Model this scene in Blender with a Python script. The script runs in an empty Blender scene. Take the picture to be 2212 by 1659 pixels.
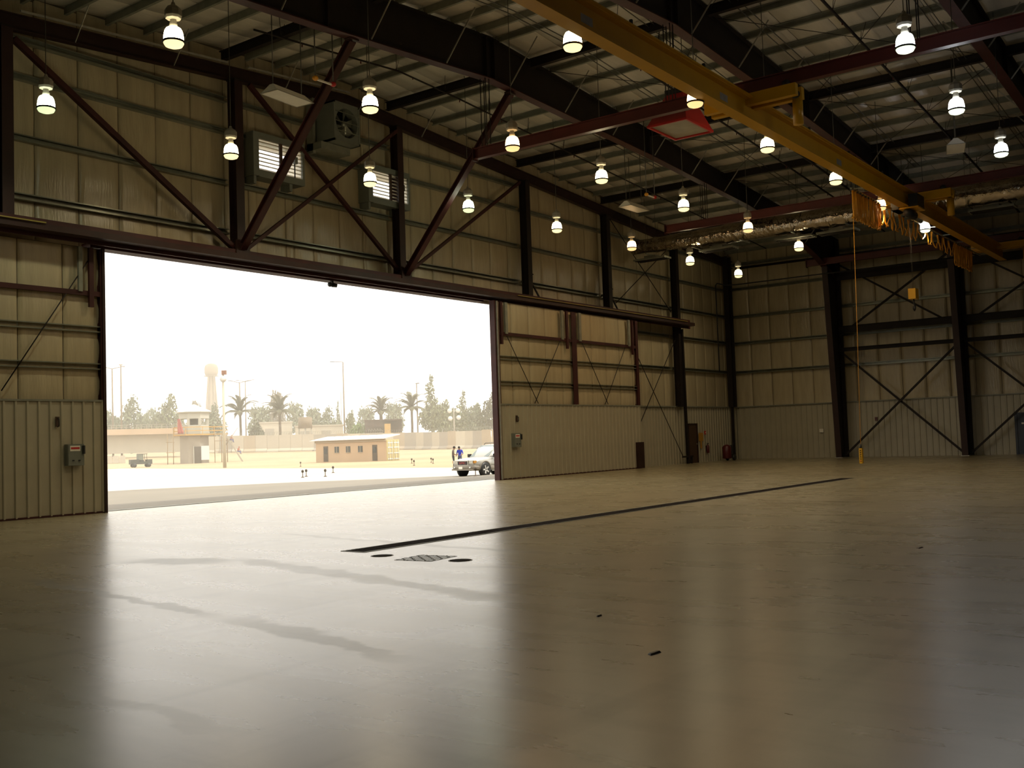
import bpy, bmesh, math, random
from mathutils import Vector, Matrix
random.seed(11)
S = bpy.context.scene
COL = S.collection
# ------------------------------------------------------------------ camera
YAW, PIT, ROL, FPX = math.radians(53.459), math.radians(3.037), math.radians(-1.920), 2243.4
cam_d = bpy.data.cameras.new('camera'); cam = bpy.data.objects.new('camera', cam_d); COL.objects.link(cam)
fw = Vector((math.sin(YAW)*math.cos(PIT), math.cos(YAW)*math.cos(PIT), math.sin(PIT)))
rt0 = Vector((math.cos(YAW), -math.sin(YAW), 0)); up0 = rt0.cross(fw)
rt = rt0*math.cos(ROL) + up0*math.sin(ROL); up = -rt0*math.sin(ROL) + up0*math.cos(ROL)
M = Matrix((rt, up, -fw)).transposed().to_4x4(); M.translation = Vector((0, 0, 1.6))
cam.matrix_world = M
cam_d.sensor_width = 36; cam_d.lens = FPX/2212*36; cam_d.clip_end = 3000; cam_d.clip_start = .05
S.camera = cam
# ------------------------------------------------------------------ sky, sun, exposure
W = bpy.data.worlds.new('world'); S.world = W; W.use_nodes = True
bg = W.node_tree.nodes['Background']; bg.inputs[0].default_value = (1, .965, .885, 1); bg.inputs[1].default_value = 2.7
sun_d = bpy.data.lights.new('sun', 'SUN'); sun = bpy.data.objects.new('sun', sun_d); COL.objects.link(sun)
sun_d.energy = 3.8; sun_d.angle = math.radians(6); sun_d.color = (1, .93, .8)
sun.rotation_euler = Vector((.30, -.52, .80)).to_track_quat('Z', 'Y').to_euler(); sun.location = (60, -40, 90)
S.view_settings.view_transform = 'Standard'; S.view_settings.look = 'None'
S.view_settings.exposure = 0; S.view_settings.gamma = 1; S.view_settings.use_curve_mapping = False
S.cycles.use_denoising = True
S.cycles.max_bounces = 8; S.cycles.diffuse_bounces = 5; S.cycles.glossy_bounces = 4; S.cycles.volume_bounces = 1
S.cycles.sample_clamp_indirect = 6
pl_d = bpy.data.lights.new('door_portal', 'AREA'); pl = bpy.data.objects.new('door_portal', pl_d); COL.objects.link(pl)
pl_d.shape = 'RECTANGLE'; pl_d.size = 16.8; pl_d.size_y = 7.2; pl_d.cycles.is_portal = True
pl.location = (24.2, 25.95, 3.6); pl.rotation_euler = (math.radians(-90), 0, 0)
# ------------------------------------------------------------------ materials
def lin(h):
    h = h.lstrip('#'); c = [int(h[i:i+2], 16)/255 for i in (0, 2, 4)]
    return tuple(x/12.92 if x <= .04045 else ((x+.055)/1.055)**2.4 for x in c)+(1,)
MATS = {}
OUT = 1.0
def mat(name, col, rough=.6, metal=0, var=.12, scale=3.0, bump=0, bscale=20, spec=.5, emit=None, estr=0, alpha=1, stretch=(1, 1, 1)):
    m = bpy.data.materials.new(name); m.use_nodes = True; nt = m.node_tree; b = nt.nodes['Principled BSDF']
    c = lin(col) if isinstance(col, str) else tuple(v*OUT for v in col)+(1,)
    b.inputs['Roughness'].default_value = rough; b.inputs['Metallic'].default_value = metal
    b.inputs['Specular IOR Level'].default_value = spec
    if var or bump:
        tc = nt.nodes.new('ShaderNodeTexCoord'); mp = nt.nodes.new('ShaderNodeMapping'); mp.inputs['Scale'].default_value = stretch
        nt.links.new(tc.outputs['Object'], mp.inputs[0])
    if var:
        n = nt.nodes.new('ShaderNodeTexNoise'); n.inputs['Scale'].default_value = scale; n.inputs['Detail'].default_value = 5
        nt.links.new(mp.outputs[0], n.inputs['Vector'])
        r = nt.nodes.new('ShaderNodeValToRGB'); r.color_ramp.elements[0].position = .3; r.color_ramp.elements[1].position = .7
        r.color_ramp.elements[0].color = tuple(x*(1-var) for x in c[:3])+(1,); r.color_ramp.elements[1].color = tuple(min(1, x*(1+var)) for x in c[:3])+(1,)
        nt.links.new(n.outputs[0], r.inputs[0]); nt.links.new(r.outputs[0], b.inputs['Base Color'])
    else:
        b.inputs['Base Color'].default_value = c
    if bump:
        n2 = nt.nodes.new('ShaderNodeTexNoise'); n2.inputs['Scale'].default_value = bscale; n2.inputs['Detail'].default_value = 3
        nt.links.new(mp.outputs[0], n2.inputs['Vector'])
        bp = nt.nodes.new('ShaderNodeBump'); bp.inputs['Strength'].default_value = bump; bp.inputs['Distance'].default_value = .05
        nt.links.new(n2.outputs[0], bp.inputs['Height']); nt.links.new(bp.outputs[0], b.inputs['Normal'])
    if emit:
        b.inputs['Emission Color'].default_value = tuple(emit)+(1,); b.inputs['Emission Strength'].default_value = estr
    MATS[name] = m
    return m
vinyl = mat('vinyl_insulation', (.44, .37, .235), .26, 0, .08, 1.2, .35, 4, .5, stretch=(4, 4, .5))
roofv = mat('roof_insulation', (.50, .46, .385), .34, 0, .10, 1.0, .25, 4, .5, stretch=(.5, 3, 1))
backing = mat('wall_backing', (.12, .09, .06), .8)
backroof = mat('roof_backing', (.12, .10, .07), .8)
linerm = mat('liner_panel', (.37, .335, .24), .4, 0, .06, 1.5)
primer = mat('red_primer_steel', (.045, .011, .009), .55, 0, .25, 2, spec=.3)
primer_b = mat('brown_primer_steel', (.028, .012, .009), .5, 0, .25, 2, spec=.3)
darks = mat('dark_steel', (.016, .011, .008), .6, 0, .25, 2, spec=.25)
galv = mat('galvanised_steel', (.21, .215, .165), .32, .4, .15, 4)
galvd = mat('dull_galvanised', (.19, .19, .145), .5, .0, .15, 4)
lightst = mat('pale_zinc_angle', (.35, .33, .27), .4, .3, .15, 5)
yellow = mat('crane_yellow', (.56, .29, .004), .38, 0, .08, 1.5)
yellowd = mat('cable_yellow', (.62, .27, .015), .5, 0, .1, 6)
runred = mat('runway_red', (.085, .014, .010), .45, 0, .15, 2)
redp = mat('heater_red', (.42, .012, .010), .45, 0, .08, 2)
whitep = mat('white_enamel', (.74, .70, .60), .4, 0, .05, 4)
blackp = mat('black_plastic', (.012, .012, .012), .5, 0, 0)
draind = mat('drain_dark', (.020, .013, .010), .9, 0, .2, 6, spec=.08)
greyp = mat('grey_enamel', (.16, .17, .14), .45, 0, .06, 6)
foil = mat('foil_wrap', (.46, .40, .32), .16, 1, .25, 3, 1.0, 5, .5, stretch=(1, 1, 1))
chain = mat('steel_rod', (.10, .095, .08), .5, .5, .1, 8)
brownp = mat('brown_paint', (.055, .026, .012), .5, 0, .1, 4)
bluep = mat('blue_grey_door', (.02, .03, .05), .45, 0, .1, 4)
oliv = mat('olive_yellow', (.20, .15, .02), .5, 0, 0)
orange = mat('amber_sign', (.45, .22, .02), .5, 0, .05, 3)
redd = mat('extinguisher_red', (.075, .005, .005), .4, 0, .05, 3)

def floor_material():
    m = bpy.data.materials.new('epoxy_concrete'); m.use_nodes = True; nt = m.node_tree; N = nt.nodes; L = nt.links
    b = N['Principled BSDF']; tc = N.new('ShaderNodeTexCoord')
    def mapping(rot, sc):
        mp = N.new('ShaderNodeMapping'); mp.inputs['Rotation'].default_value = (0, 0, rot); mp.inputs['Scale'].default_value = sc
        L.new(tc.outputs['Object'], mp.inputs[0]); return mp
    def noise(mp, s, d=5):
        n = N.new('ShaderNodeTexNoise'); n.inputs['Scale'].default_value = s; n.inputs['Detail'].default_value = d
        L.new(mp.outputs[0], n.inputs['Vector']); return n
    def ramp(n, p0, c0, p1, c1):
        r = N.new('ShaderNodeValToRGB'); e = r.color_ramp.elements
        e[0].position = p0; e[0].color = c0; e[1].position = p1; e[1].color = c1; L.new(n.outputs[0], r.inputs[0]); return r
    def mul(a, c):
        x = N.new('ShaderNodeMix'); x.data_type = 'RGBA'; x.blend_type = 'MULTIPLY'; x.inputs[0].default_value = 1
        L.new(a, x.inputs[6]); L.new(c, x.inputs[7]); return x.outputs[2]
    m1 = mapping(0, (1, 1, 1)); m2 = mapping(math.radians(-52), (1.6, .45, 1)); m3 = mapping(math.radians(-80), (.14, 1.5, 1))
    base = ramp(noise(m1, .35), .3, (.265, .22, .125, 1), .7, (.325, .275, .165, 1))
    st = ramp(noise(m2, 2.2, 8), (.33), (.86, .855, .84, 1), .55, (1, 1, 1, 1))
    st2 = ramp(noise(m3, 1.3, 4), .30, (.82, .81, .80, 1), .48, (1, 1, 1, 1))
    col = mul(mul(base.outputs[0], st.outputs[0]), st2.outputs[0])
    # worn tyre tracks and a stain: (x0,y0,x1,y1,half width, darkening)
    sep = N.new('ShaderNodeSeparateXYZ'); L.new(tc.outputs['Object'], sep.inputs[0])
    wob = noise(m1, 1.7, 4)
    rough_add = None
    def mth(op, a, c=None):
        x = N.new('ShaderNodeMath'); x.operation = op
        for i, v in ((0, a), (1, c)):
            if v is None: continue
            if isinstance(v, (int, float)): x.inputs[i].default_value = v
            else: L.new(v, x.inputs[i])
        return x.outputs[0]
    tracks = [(9.8, 12.4, 8.3, 6.2, .22, .28), (7.1, 13.2, 6.35, 8.3, .10, .30), (6.4, 8.1, 5.7, 5.2, .15, .27), (4.0, 7.0, 3.75, 4.8, .10, .16), (8.9, 13.9, 9.5, 12.0, .38, .42), (12.9, 15.0, 11.8, 8.0, .12, .22), (10.2, 8.6, 10.9, 7.0, .14, .2)]
    tot = None
    for (x0, y0, x1, y1, hw, dk) in tracks:
        dx, dy = x1-x0, y1-y0; ln = math.hypot(dx, dy); ux, uy = dx/ln, dy/ln
        px = mth('SUBTRACT', sep.outputs[0], x0); py = mth('SUBTRACT', sep.outputs[1], y0)
        al = mth('ADD', mth('MULTIPLY', px, ux), mth('MULTIPLY', py, uy))
        ac = mth('ABSOLUTE', mth('ADD', mth('SUBTRACT', mth('MULTIPLY', px, uy), mth('MULTIPLY', py, ux)), mth('MULTIPLY', mth('SUBTRACT', wob.outputs[0], .5), .6)))
        e1 = N.new('ShaderNodeMapRange'); e1.interpolation_type = 'SMOOTHSTEP'
        L.new(ac, e1.inputs[0]); e1.inputs[1].default_value = hw*.55; e1.inputs[2].default_value = hw*1.15; e1.inputs[3].default_value = dk; e1.inputs[4].default_value = 0
        e2 = N.new('ShaderNodeMapRange'); e2.interpolation_type = 'SMOOTHSTEP'
        L.new(mth('ABSOLUTE', mth('SUBTRACT', al, ln/2)), e2.inputs[0]); e2.inputs[1].default_value = ln/2-.6; e2.inputs[2].default_value = ln/2+.2; e2.inputs[3].default_value = 1; e2.inputs[4].default_value = 0
        t = mth('MULTIPLY', e1.outputs[0], e2.outputs[0])
        tot = t if tot is None else mth('MAXIMUM', tot, t)
    inv = mth('SUBTRACT', 1.0, tot)
    cb = N.new('ShaderNodeCombineColor'); [L.new(inv, cb.inputs[i]) for i in range(3)]
    col = mul(col, cb.outputs[0])
    L.new(col, b.inputs['Base Color'])
    rr = N.new('ShaderNodeMapRange'); L.new(noise(m2, 1.1, 6).outputs[0], rr.inputs[0]); rr.inputs[1].default_value = .3; rr.inputs[2].default_value = .7; rr.inputs[3].default_value = .265; rr.inputs[4].default_value = .29
    L.new(mth('ADD', rr.outputs[0], mth('MULTIPLY', tot, .15)), b.inputs['Roughness'])
    sc1 = N.new('ShaderNodeSeparateColor'); L.new(mul(st.outputs[0], st2.outputs[0]), sc1.inputs[0])
    L.new(mth('MULTIPLY', mth('POWER', mth('MULTIPLY', sc1.outputs[0], mth('SUBTRACT', 1.0, mth('MULTIPLY', tot, .45))), 1.3), 1.1), b.inputs['Specular IOR Level'])
    return m
floorm = floor_material()
# ------------------------------------------------------------------ mesh helpers
def link(o, parent=None):
    COL.objects.link(o)
    if parent is not None:
        o.parent = parent
    return o
class MB:
    def __init__(s): s.v = []; s.f = []; s.sm = []
    def add(s, vs, fs, smooth=False):
        n = len(s.v); s.v += [tuple(v) for v in vs]; s.f += [tuple(i+n for i in f) for f in fs]; s.sm += [smooth]*len(fs); return s
    def box(s, x0, x1, y0, y1, z0, z1):
        return s.add([(x0, y0, z0), (x1, y0, z0), (x1, y1, z0), (x0, y1, z0), (x0, y0, z1), (x1, y0, z1), (x1, y1, z1), (x0, y1, z1)],
                     [(0, 3, 2, 1), (4, 5, 6, 7), (0, 1, 5, 4), (1, 2, 6, 5), (2, 3, 7, 6), (3, 0, 4, 7)])
    def cbox(s, c, sx, sy, sz): return s.box(c[0]-sx/2, c[0]+sx/2, c[1]-sy/2, c[1]+sy/2, c[2]-sz/2, c[2]+sz/2)
    def frame(s, p, q, upv=(0, 0, 1)):
        p, q = Vector(p), Vector(q); d = (q-p).normalized(); u = Vector(upv)
        if abs(d.dot(u)) > .98: u = Vector((0, 1, 0))
        r = d.cross(u).normalized(); u = r.cross(d).normalized(); return p, q, d, r, u
    def prism(s, p, q, prof, upv=(0, 0, 1), smooth=False):
        p, q, d, r, u = s.frame(p, q, upv); n = len(prof)
        vs = [p+r*a+u*b for a, b in prof]+[q+r*a+u*b for a, b in prof]
        fs = [(i, (i+1) % n, n+(i+1) % n, n+i) for i in range(n)]+[tuple(range(n-1, -1, -1)), tuple(range(n, 2*n))]
        return s.add(vs, fs, smooth)
    def bar(s, p, q, w, h, upv=(0, 0, 1)):
        return s.prism(p, q, [(-w/2, -h/2), (w/2, -h/2), (w/2, h/2), (-w/2, h/2)], upv)
    def ibeam(s, p, q, h, w, tf=.02, tw=.014, upv=(0, 0, 1)):
        a, t = w/2, tw/2; H = h/2
        return s.prism(p, q, [(-a, -H), (a, -H), (a, -H+tf), (t, -H+tf), (t, H-tf), (a, H-tf), (a, H), (-a, H), (-a, H-tf), (-t, H-tf), (-t, -H+tf), (-a, -H+tf)], upv)
    def cee(s, p, q, h, w, t=.012, upv=(0, 0, 1), flip=1):
        H = h/2; f = flip
        pr = [(0, -H), (w*f, -H), (w*f, -H+.03), ((w-t)*f, -H+.03), ((w-t)*f, -H+t), (t*f, -H+t), (t*f, H-t), ((w-t)*f, H-t), ((w-t)*f, H-.03), (w*f, H-.03), (w*f, H), (0, H)]
        return s.prism(p, q, pr, upv)
    def tube(s, pts, r, n=8, smooth=True, cap=True):
        pts = [Vector(p) for p in pts]; rings = []; rr = r if isinstance(r, (list, tuple)) else [r]*len(pts)
        prev = None
        for i, p in enumerate(pts):
            d = (pts[min(i+1, len(pts)-1)]-pts[max(i-1, 0)]).normalized()
            if prev is None:
                a = Vector((0, 0, 1)) if abs(d.z) < .9 else Vector((1, 0, 0)); a = d.cross(a).normalized()
            else:
                a = (prev-d*prev.dot(d)).normalized()
            prev = a; b = d.cross(a)
            rings.append([p+(a*math.cos(t)+b*math.sin(t))*rr[i] for t in [2*math.pi*k/n for k in range(n)]])
        vs = [v for g in rings for v in g]
        fs = [(i*n+k, i*n+(k+1) % n, (i+1)*n+(k+1) % n, (i+1)*n+k) for i in range(len(pts)-1) for k in range(n)]
        if cap: fs += [tuple(range(n-1, -1, -1)), tuple((len(pts)-1)*n+k for k in range(n))]
        return s.add(vs, fs, smooth)
    def lathe(s, c, prof, n=20, smooth=True):
        vs = [(c[0]+r*math.cos(2*math.pi*k/n), c[1]+r*math.sin(2*math.pi*k/n), c[2]+z) for r, z in prof for k in range(n)]
        fs = [(i*n+k, i*n+(k+1) % n, (i+1)*n+(k+1) % n, (i+1)*n+k) for i in range(len(prof)-1) for k in range(n)]
        if prof[0][0] > 1e-4: fs.append(tuple(range(n-1, -1, -1)))
        if prof[-1][0] > 1e-4: fs.append(tuple((len(prof)-1)*n+k for k in range(n)))
        return s.add(vs, fs, smooth)
    def ball(s, c, r, n=10, m=7, sc=(1, 1, 1)):
        vs = []; fs = []
        for i in range(m+1):
            t = math.pi*i/m
            for k in range(n):
                p = 2*math.pi*k/n; vs.append((c[0]+r*sc[0]*math.sin(t)*math.cos(p), c[1]+r*sc[1]*math.sin(t)*math.sin(p), c[2]+r*sc[2]*math.cos(t)))
        fs = [(i*n+k, (i+1)*n+k, (i+1)*n+(k+1) % n, i*n+(k+1) % n) for i in range(m) for k in range(n)]
        return s.add(vs, fs, True)
    def poly(s, pts, d):
        """flat outline pts extruded by vector d"""
        n = len(pts); d = Vector(d); vs = [Vector(p) for p in pts]+[Vector(p)+d for p in pts]
        return s.add(vs, [(i, (i+1) % n, n+(i+1) % n, n+i) for i in range(n)]+[tuple(range(n-1, -1, -1)), tuple(range(n, 2*n))])
    def build(s, name, m, parent=None, **kw):
        me = bpy.data.meshes.new(name); me.from_pydata(s.v, [], s.f); me.validate(); me.polygons.foreach_set('use_smooth', s.sm if len(s.sm) == len(me.polygons) else [False]*len(me.polygons))
        bm = bmesh.new(); bm.from_mesh(me); bmesh.ops.recalc_face_normals(bm, faces=bm.faces); bm.to_mesh(me); bm.free()
        me.materials.append(m if not isinstance(m, str) else MATS[m])
        o = bpy.data.objects.new(name, me); link(o, parent)
        for k, v in kw.items(): o[k] = v
        return o
def tag(o, label, cat, group=None):
    o['label'] = label; o['category'] = cat
    if group: o['group'] = group
    return o
def thing(name, label, cat, group=None, loc=(0, 0, 0), rz=0):
    o = bpy.data.objects.new(name, None); link(o); o.location = loc; o.rotation_euler = (0, 0, rz)
    o.empty_display_size = .2
    return tag(o, label, cat, group)
def struct(o): o['kind'] = 'structure'; return o
def empty_struct(name):
    o = bpy.data.objects.new(name, None); link(o); return struct(o)
def share(src, parent, loc=(0, 0, 0), rot=(0, 0, 0), sc=(1, 1, 1), m=None):
    o = src.copy(); COL.objects.link(o); o.parent = parent; o.location = loc; o.rotation_euler = rot; o.scale = sc
    return o
def rect_minus(r, holes):
    """(x0,x1,z0,z1) minus rectangles"""
    out = [r]
    for h in holes:
        nx = []
        for (a, b, c, d) in out:
            x0, x1, z0, z1 = max(a, h[0]), min(b, h[1]), max(c, h[2]), min(d, h[3])
            if x0 >= x1-1e-6 or z0 >= z1-1e-6: nx.append((a, b, c, d)); continue
            if a < x0: nx.append((a, x0, c, d))
            if x1 < b: nx.append((x1, b, c, d))
            if c < z0: nx.append((x0, x1, c, z0))
            if z1 < d: nx.append((x0, x1, z1, d))
        out = nx
    return [q for q in out if q[1]-q[0] > .02 and q[3]-q[2] > .02]
# ------------------------------------------------------------------ building dimensions
XR, XL, YF, YB, RIDGE = 57.0, -6.2, 26.0, -19.6, 25.4
def ztop(x): return 14.2-.070*abs(x-RIDGE)            # top of the rafters
def zroof(x): return ztop(x)+.22                       # underside of the roof blanket
DX0, DX1, DH = 15.9, 32.55, 7.2                        # the open doorway
LOUV = [(21.35, 23.15, 10.35, 11.35), (26.45, 28.3, 10.35, 11.32)]
# floor
struct(MB().box(XL-.3, XR+.3, YB-.3, 25.9, -.3, 0).build('floor', floorm))
# ------------------------------------------------------------------ walls
def wall_backing(name, holes):
    rects = rect_minus((XL, XR, 0, 14.9), holes)
    # keep under the roof line: cut in strips
    mb = MB()
    for (a, b, c, d) in rects:
        n = max(1, int((b-a)/2))
        for k in range(n):
            x0, x1 = a+(b-a)*k/n, a+(b-a)*(k+1)/n
            t = min(d, min(zroof(x0), zroof(x1))+.15)
            if t > c: mb.box(x0, x1, YF, YF+.2, c, t)
    return struct(mb.build(name, backing))
holesF = [(DX0-1.6, DX1+2.6, -1, DH)]+LOUV
wallF = wall_backing('wall_left', holesF)
wallR = struct(MB().box(XR, XR+.2, YB, YF+.2, 0, zroof(XR)+.2).build('wall_right', backing))
struct(MB().box(XL-.2, XL, YB, YF+.2, 0, zroof(XL)+.2).build('wall_near', vinyl))
wb = MB()
for k in range(32):
    x0, x1 = XL+(XR-XL)*k/32, XL+(XR-XL)*(k+1)/32
    wb.box(x0, x1, YB-.2, YB, 0, min(zroof(x0), zroof(x1))+.2)
struct(wb.build('wall_rear', vinyl))
def blanket(p0, ax, w, z0, z1, inward, bands, sag=.055):
    """one strip of insulation blanket: pillows out between the girts, tucked back at seams and girts"""
    mb = MB(); zs = [z0]
    for b in bands:
        if z0 < b < z1: zs += [b]
    zs.append(z1); zz = []
    for a, b in zip(zs[:-1], zs[1:]):
        n = 4 if b-a > .5 else 2
        for k in range(n): zz.append((a+(b-a)*k/n, math.sin(math.pi*k/n)))
    zz.append((z1, 0))
    cols = [(.008, -.4), (.022, .45), (.12, .85), (.5, 1), (.88, .85), (.978, .45), (.992, -.4)]
    vs = []
    j = random.uniform(.7, 1.3)
    for z, s in zz:
        for u, t in cols:
            o = inward*(.012+sag*j*t*(.35+.65*s))
            vs.append((p0+w*u, -o, z) if ax == 'x' else (-o, p0+w*u, z))
    n = len(cols)
    fs = [(i*n+k, i*n+k+1, (i+1)*n+k+1, (i+1)*n+k) for i in range(len(zz)-1) for k in range(n-1)]
    return mb.add(vs, fs, True)
G_F = [3.0, 5.05, 6.75, 8.28, 9.82, 11.42, 12.42]
G_R = [3.0, 5.05, 6.75, 8.32, 9.95, 11.4]
sw = 1.22
x = 7.0
while x < XR-.05:
    x1 = min(x+sw, XR)
    for (a, b, c, d) in rect_minus((x, x1, 2.9, 15), [(DX0-1.6, DX1+2.6, -1, DH)]+[(q[0]-.02, q[1]+.02, q[2]-.02, q[3]+.02) for q in LOUV]):
        d = min(d, zroof((a+b)/2)-.02)
        if d-c < .05: continue
        o = blanket(a, 'x', b-a, c, d, 1, G_F).build('insulation_panel', vinyl, wallF); o.location = (0, YF, 0)
    x = x1
y = YF
while y > 3:
    y1 = y-sw
    o = blanket(y1, 'y', sw, 2.9, zroof(XR)-.02, 1, G_R).build('insulation_panel', vinyl, wallR); o.location = (XR, 0, 0)
    y = y1
struct_liner = {}
def ribbed(w, h, ribs=3):
    """ribbed sheet, x 0..w, z 0..h, ribs toward -y"""
    pr = [(0, 0)]; p = w/ribs
    for k in range(ribs):
        c = p*(k+.5); pr += [(c-.045, 0), (c-.022, -.032), (c+.022, -.032), (c+.045, 0)]
    pr.append((w, 0))
    n = len(pr); vs = [(a, b, 0) for a, b in pr]+[(a, b, h) for a, b in pr]
    return MB().add(vs, [(k, k+1, n+k+1, n+k) for k in range(n-1)])
LW = .915
sheet = None
def place_liner(parent, x0, x1, h, y, z=0, rot=0, xoff=None):
    global sheet
    xx = x0
    while xx < x1-.02:
        w = min(LW, x1-xx)
        if abs(w-LW) < .001 and abs(h-3) < .001:
            if sheet is None: sheet = ribbed(LW, 3).build('liner_panel', linerm, parent); o = sheet
            else: o = share(sheet, parent)
        else:
            o = ribbed(w, h, max(1, round(w/.305))).build('liner_panel', linerm, parent)
        if rot: o.location = (xoff, xx+w, z); o.rotation_euler = (0, 0, -math.pi/2)
        else: o.location = (xx, y, z)
        xx += LW
place_liner(wallF, 43.9, XR, 3.0, 25.72)
place_liner(wallR, 4.0, 25.7, 3.0, 0, 0, 1, 56.72)
MB().bar((43.9, 25.68, 3.02), (XR, 25.68, 3.02), .12, .06).build('liner_cap', galvd, wallF)
MB().bar((56.68, 4, 3.02), (56.68, 25.7, 3.02), .12, .06).build('liner_cap', galvd, wallR)
# girts: one length per bay
colX = [6.1, 13.25, 20.5, 27.8, 35.75, 42.3, 49.2, 56.4]
for gz in G_F[1:]:
    for a, b in zip(colX[:-1], colX[1:]):
        for (p, q, c, d) in rect_minus((a, b, gz-.05, gz+.05), [(12.0 if gz < 7.3 else 99, 43.9 if gz < 7.3 else 99.1, -1, 8)]+[(u[0], u[1], u[2]-.1, u[3]+.1) for u in LOUV]):
            if gz > ztop(p)-.6 or gz > ztop(q)-.6: continue
            MB().cee((p+.1, 25.93, gz), (q-.1, 25.93, gz), .17, .16, flip=1).build('girt', galv, wallF)
colY = [25.9, 19.35, 12.95, 6.5, 3.0]
for gz in G_R[1:]:
    for a, b in zip(colY[:-1], colY[1:]):
        MB().cee((56.95, a, gz), (56.95, b, gz), .17, .2, flip=1).build('girt', galv, wallR)
# ------------------------------------------------------------------ roof
ceil = empty_struct('ceiling')
PUR = []
for s in (-1, 1):
    k = 0
    while True:
        xx = RIDGE+s*(.55+(1.45 if s > 0 else 1.22)*k); k += 1
        if xx > XR-.2 or xx < XL+.2: break
        PUR.append(xx)
PUR.sort()
STRUT = [13.0, 20.2, 27.6, 35.6, 42.4, 49.4]
PUR = [p for p in PUR if all(abs(p-s) > .32 for s in STRUT) and p > 2]
def roof_strip(side):
    xs = []
    edge = RIDGE
    lim = XR+.2 if side > 0 else 2.0
    ps = sorted([RIDGE]+[p for p in PUR+STRUT if (p-RIDGE)*side > 0]+[lim], reverse=side < 0)
    for a, b in zip(ps[:-1], ps[1:]):
        for k in range(3): xs.append((a+(b-a)*k/3, math.sin(math.pi*k/3)))
    xs.append((lim, 0))
    cols = [(.006, -.2), (.03, .6), (.5, 1), (.97, .6), (.994, -.2)]
    vs = [(xx, u*1.29, zroof(xx)-.004-.045*t*(.3+.7*s)) for xx, s in xs for u, t in cols]
    n = len(cols)
    return MB().add(vs, [(i*n+k, i*n+k+1, (i+1)*n+k+1, (i+1)*n+k) for i in range(len(xs)-1) for k in range(n-1)], True)
strips = []
for side in (1, -1):
    src = None
    for k in range(20):
        yy = 25.9-1.29*(k+1)
        if src is None: o = src = roof_strip(side).build('roof_panel', roofv, ceil)
        else: o = share(src, ceil)
        o.location = (0, yy, 0)
rb = MB()   # outer roof deck that keeps the daylight out
for a, b in ((XL-.3, RIDGE), (RIDGE, XR+.3)):
    rb.add([(a, YB-.3, zroof(a)+.02), (b, YB-.3, zroof(b)+.02), (b, YF+.25, zroof(b)+.02), (a, YF+.25, zroof(a)+.02),
            (a, YB-.3, zroof(a)+.2), (b, YB-.3, zroof(b)+.2), (b, YF+.25, zroof(b)+.2), (a, YF+.25, zroof(a)+.2)],
           [(0, 3, 2, 1), (4, 5, 6, 7), (0, 1, 5, 4), (1, 2, 6, 5), (2, 3, 7, 6), (3, 0, 4, 7)])
rb.build('roof_deck', backroof, ceil)
BAYY = [25.85, 19.35, 12.95, 6.5, .1]
for xx in PUR:
    zz = zroof(xx)-.13
    for a, b in zip(BAYY[:-1], BAYY[1:]):
        MB().cee((xx, a, zz), (xx, b+.02, zz), .21, .085, flip=1 if xx > RIDGE else -1).build('purlin', galvd, ceil)
# ------------------------------------------------------------------ rafters
def low1(x):
    pts = [(-6, 10.4), (2, 11.4), (10, 11.95), (18.5, 12.38), (25.4, 12.86), (35.5, 12.50), (44.6, 12.02), (50, 11.45), (53.2, 10.75), (56.9, 9.6)]
    for (a, za), (b, zb) in zip(pts[:-1], pts[1:]):
        if x <= b: return za+(zb-za)*(x-a)/(b-a)
    return pts[-1][1]
def make_rafter(y, x0, label, low=low1):
    t = thing('rafter', label, 'roof beam', 'tapered roof beams', (0, y, 0))
    xs = [x for x in [-6, -2, 2, 6, 10, 14, 18.5, 22, 25.4, 29, 32, 35.5, 40, 44.6, 50, 53.2, 54.6, 56.6] if x >= x0]
    for nm, lo, hi, w in (('web', None, None, .016), ('bottom_flange', 'l', None, .32), ('top_flange', 'h', None, .26)):
        mb = MB()
        for a, b in zip(xs[:-1], xs[1:]):
            if nm == 'web': za0, za1, zb0, zb1 = low(a), ztop(a), low(b), ztop(b)
            elif lo == 'l': za0, za1, zb0, zb1 = low(a)-.03, low(a), low(b)-.03, low(b)
            else: za0, za1, zb0, zb1 = ztop(a)-.03, ztop(a), ztop(b)-.03, ztop(b)
            mb.add([(a, -w/2, za0), (b, -w/2, zb0), (b, w/2, zb0), (a, w/2, za0), (a, -w/2, za1), (b, -w/2, zb1), (b, w/2, zb1), (a, w/2, za1)],
                   [(0, 3, 2, 1), (4, 5, 6, 7), (0, 1, 5, 4), (1, 2, 6, 5), (2, 3, 7, 6), (3, 0, 4, 7)])
        mb.build(nm, primer if nm == 'bottom_flange' else darks, t)
    for xx in [x for x in (10, 18.5, 25.2, 25.6, 35.5, 44.6, 50) if x > x0]:
        MB().box(xx-.012, xx+.012, -.13, .13, low(xx), ztop(xx)-.02).build('stiffener', darks, t)
    xx = 10.6
    while xx < 52:
        if xx > x0:
            for s in (-1, 1):
                MB().bar((xx, s*.15, low(xx)+.03), (xx, s*(.15+(ztop(xx)-low(xx))*.85), ztop(xx)+.05), .045, .012, (1, 0, 0)).build('flange_brace', lightst, t)
        xx += 3.15
    return t
make_rafter(19.35, 6, 'dark tapered roof beam nearest the open doorway wall')
make_rafter(12.95, 12, 'dark tapered roof beam right of the yellow crane girder')
make_rafter(6.5, 20, 'dark tapered roof beam crossing the top right corner')
gr = thing('gable_rafter', 'dark sloping end beam under the roof along the doorway wall', 'roof beam', None, (0, 25.62, 0))
for a, b in ((4, RIDGE), (RIDGE, 56.6)):
    d1 = .50
    MB().ibeam((a, 0, ztop(a)-.645), (b, 0, ztop(b)-.645), .42, .22, .025, .02).build('beam_segment', primer_b, gr)
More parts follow.
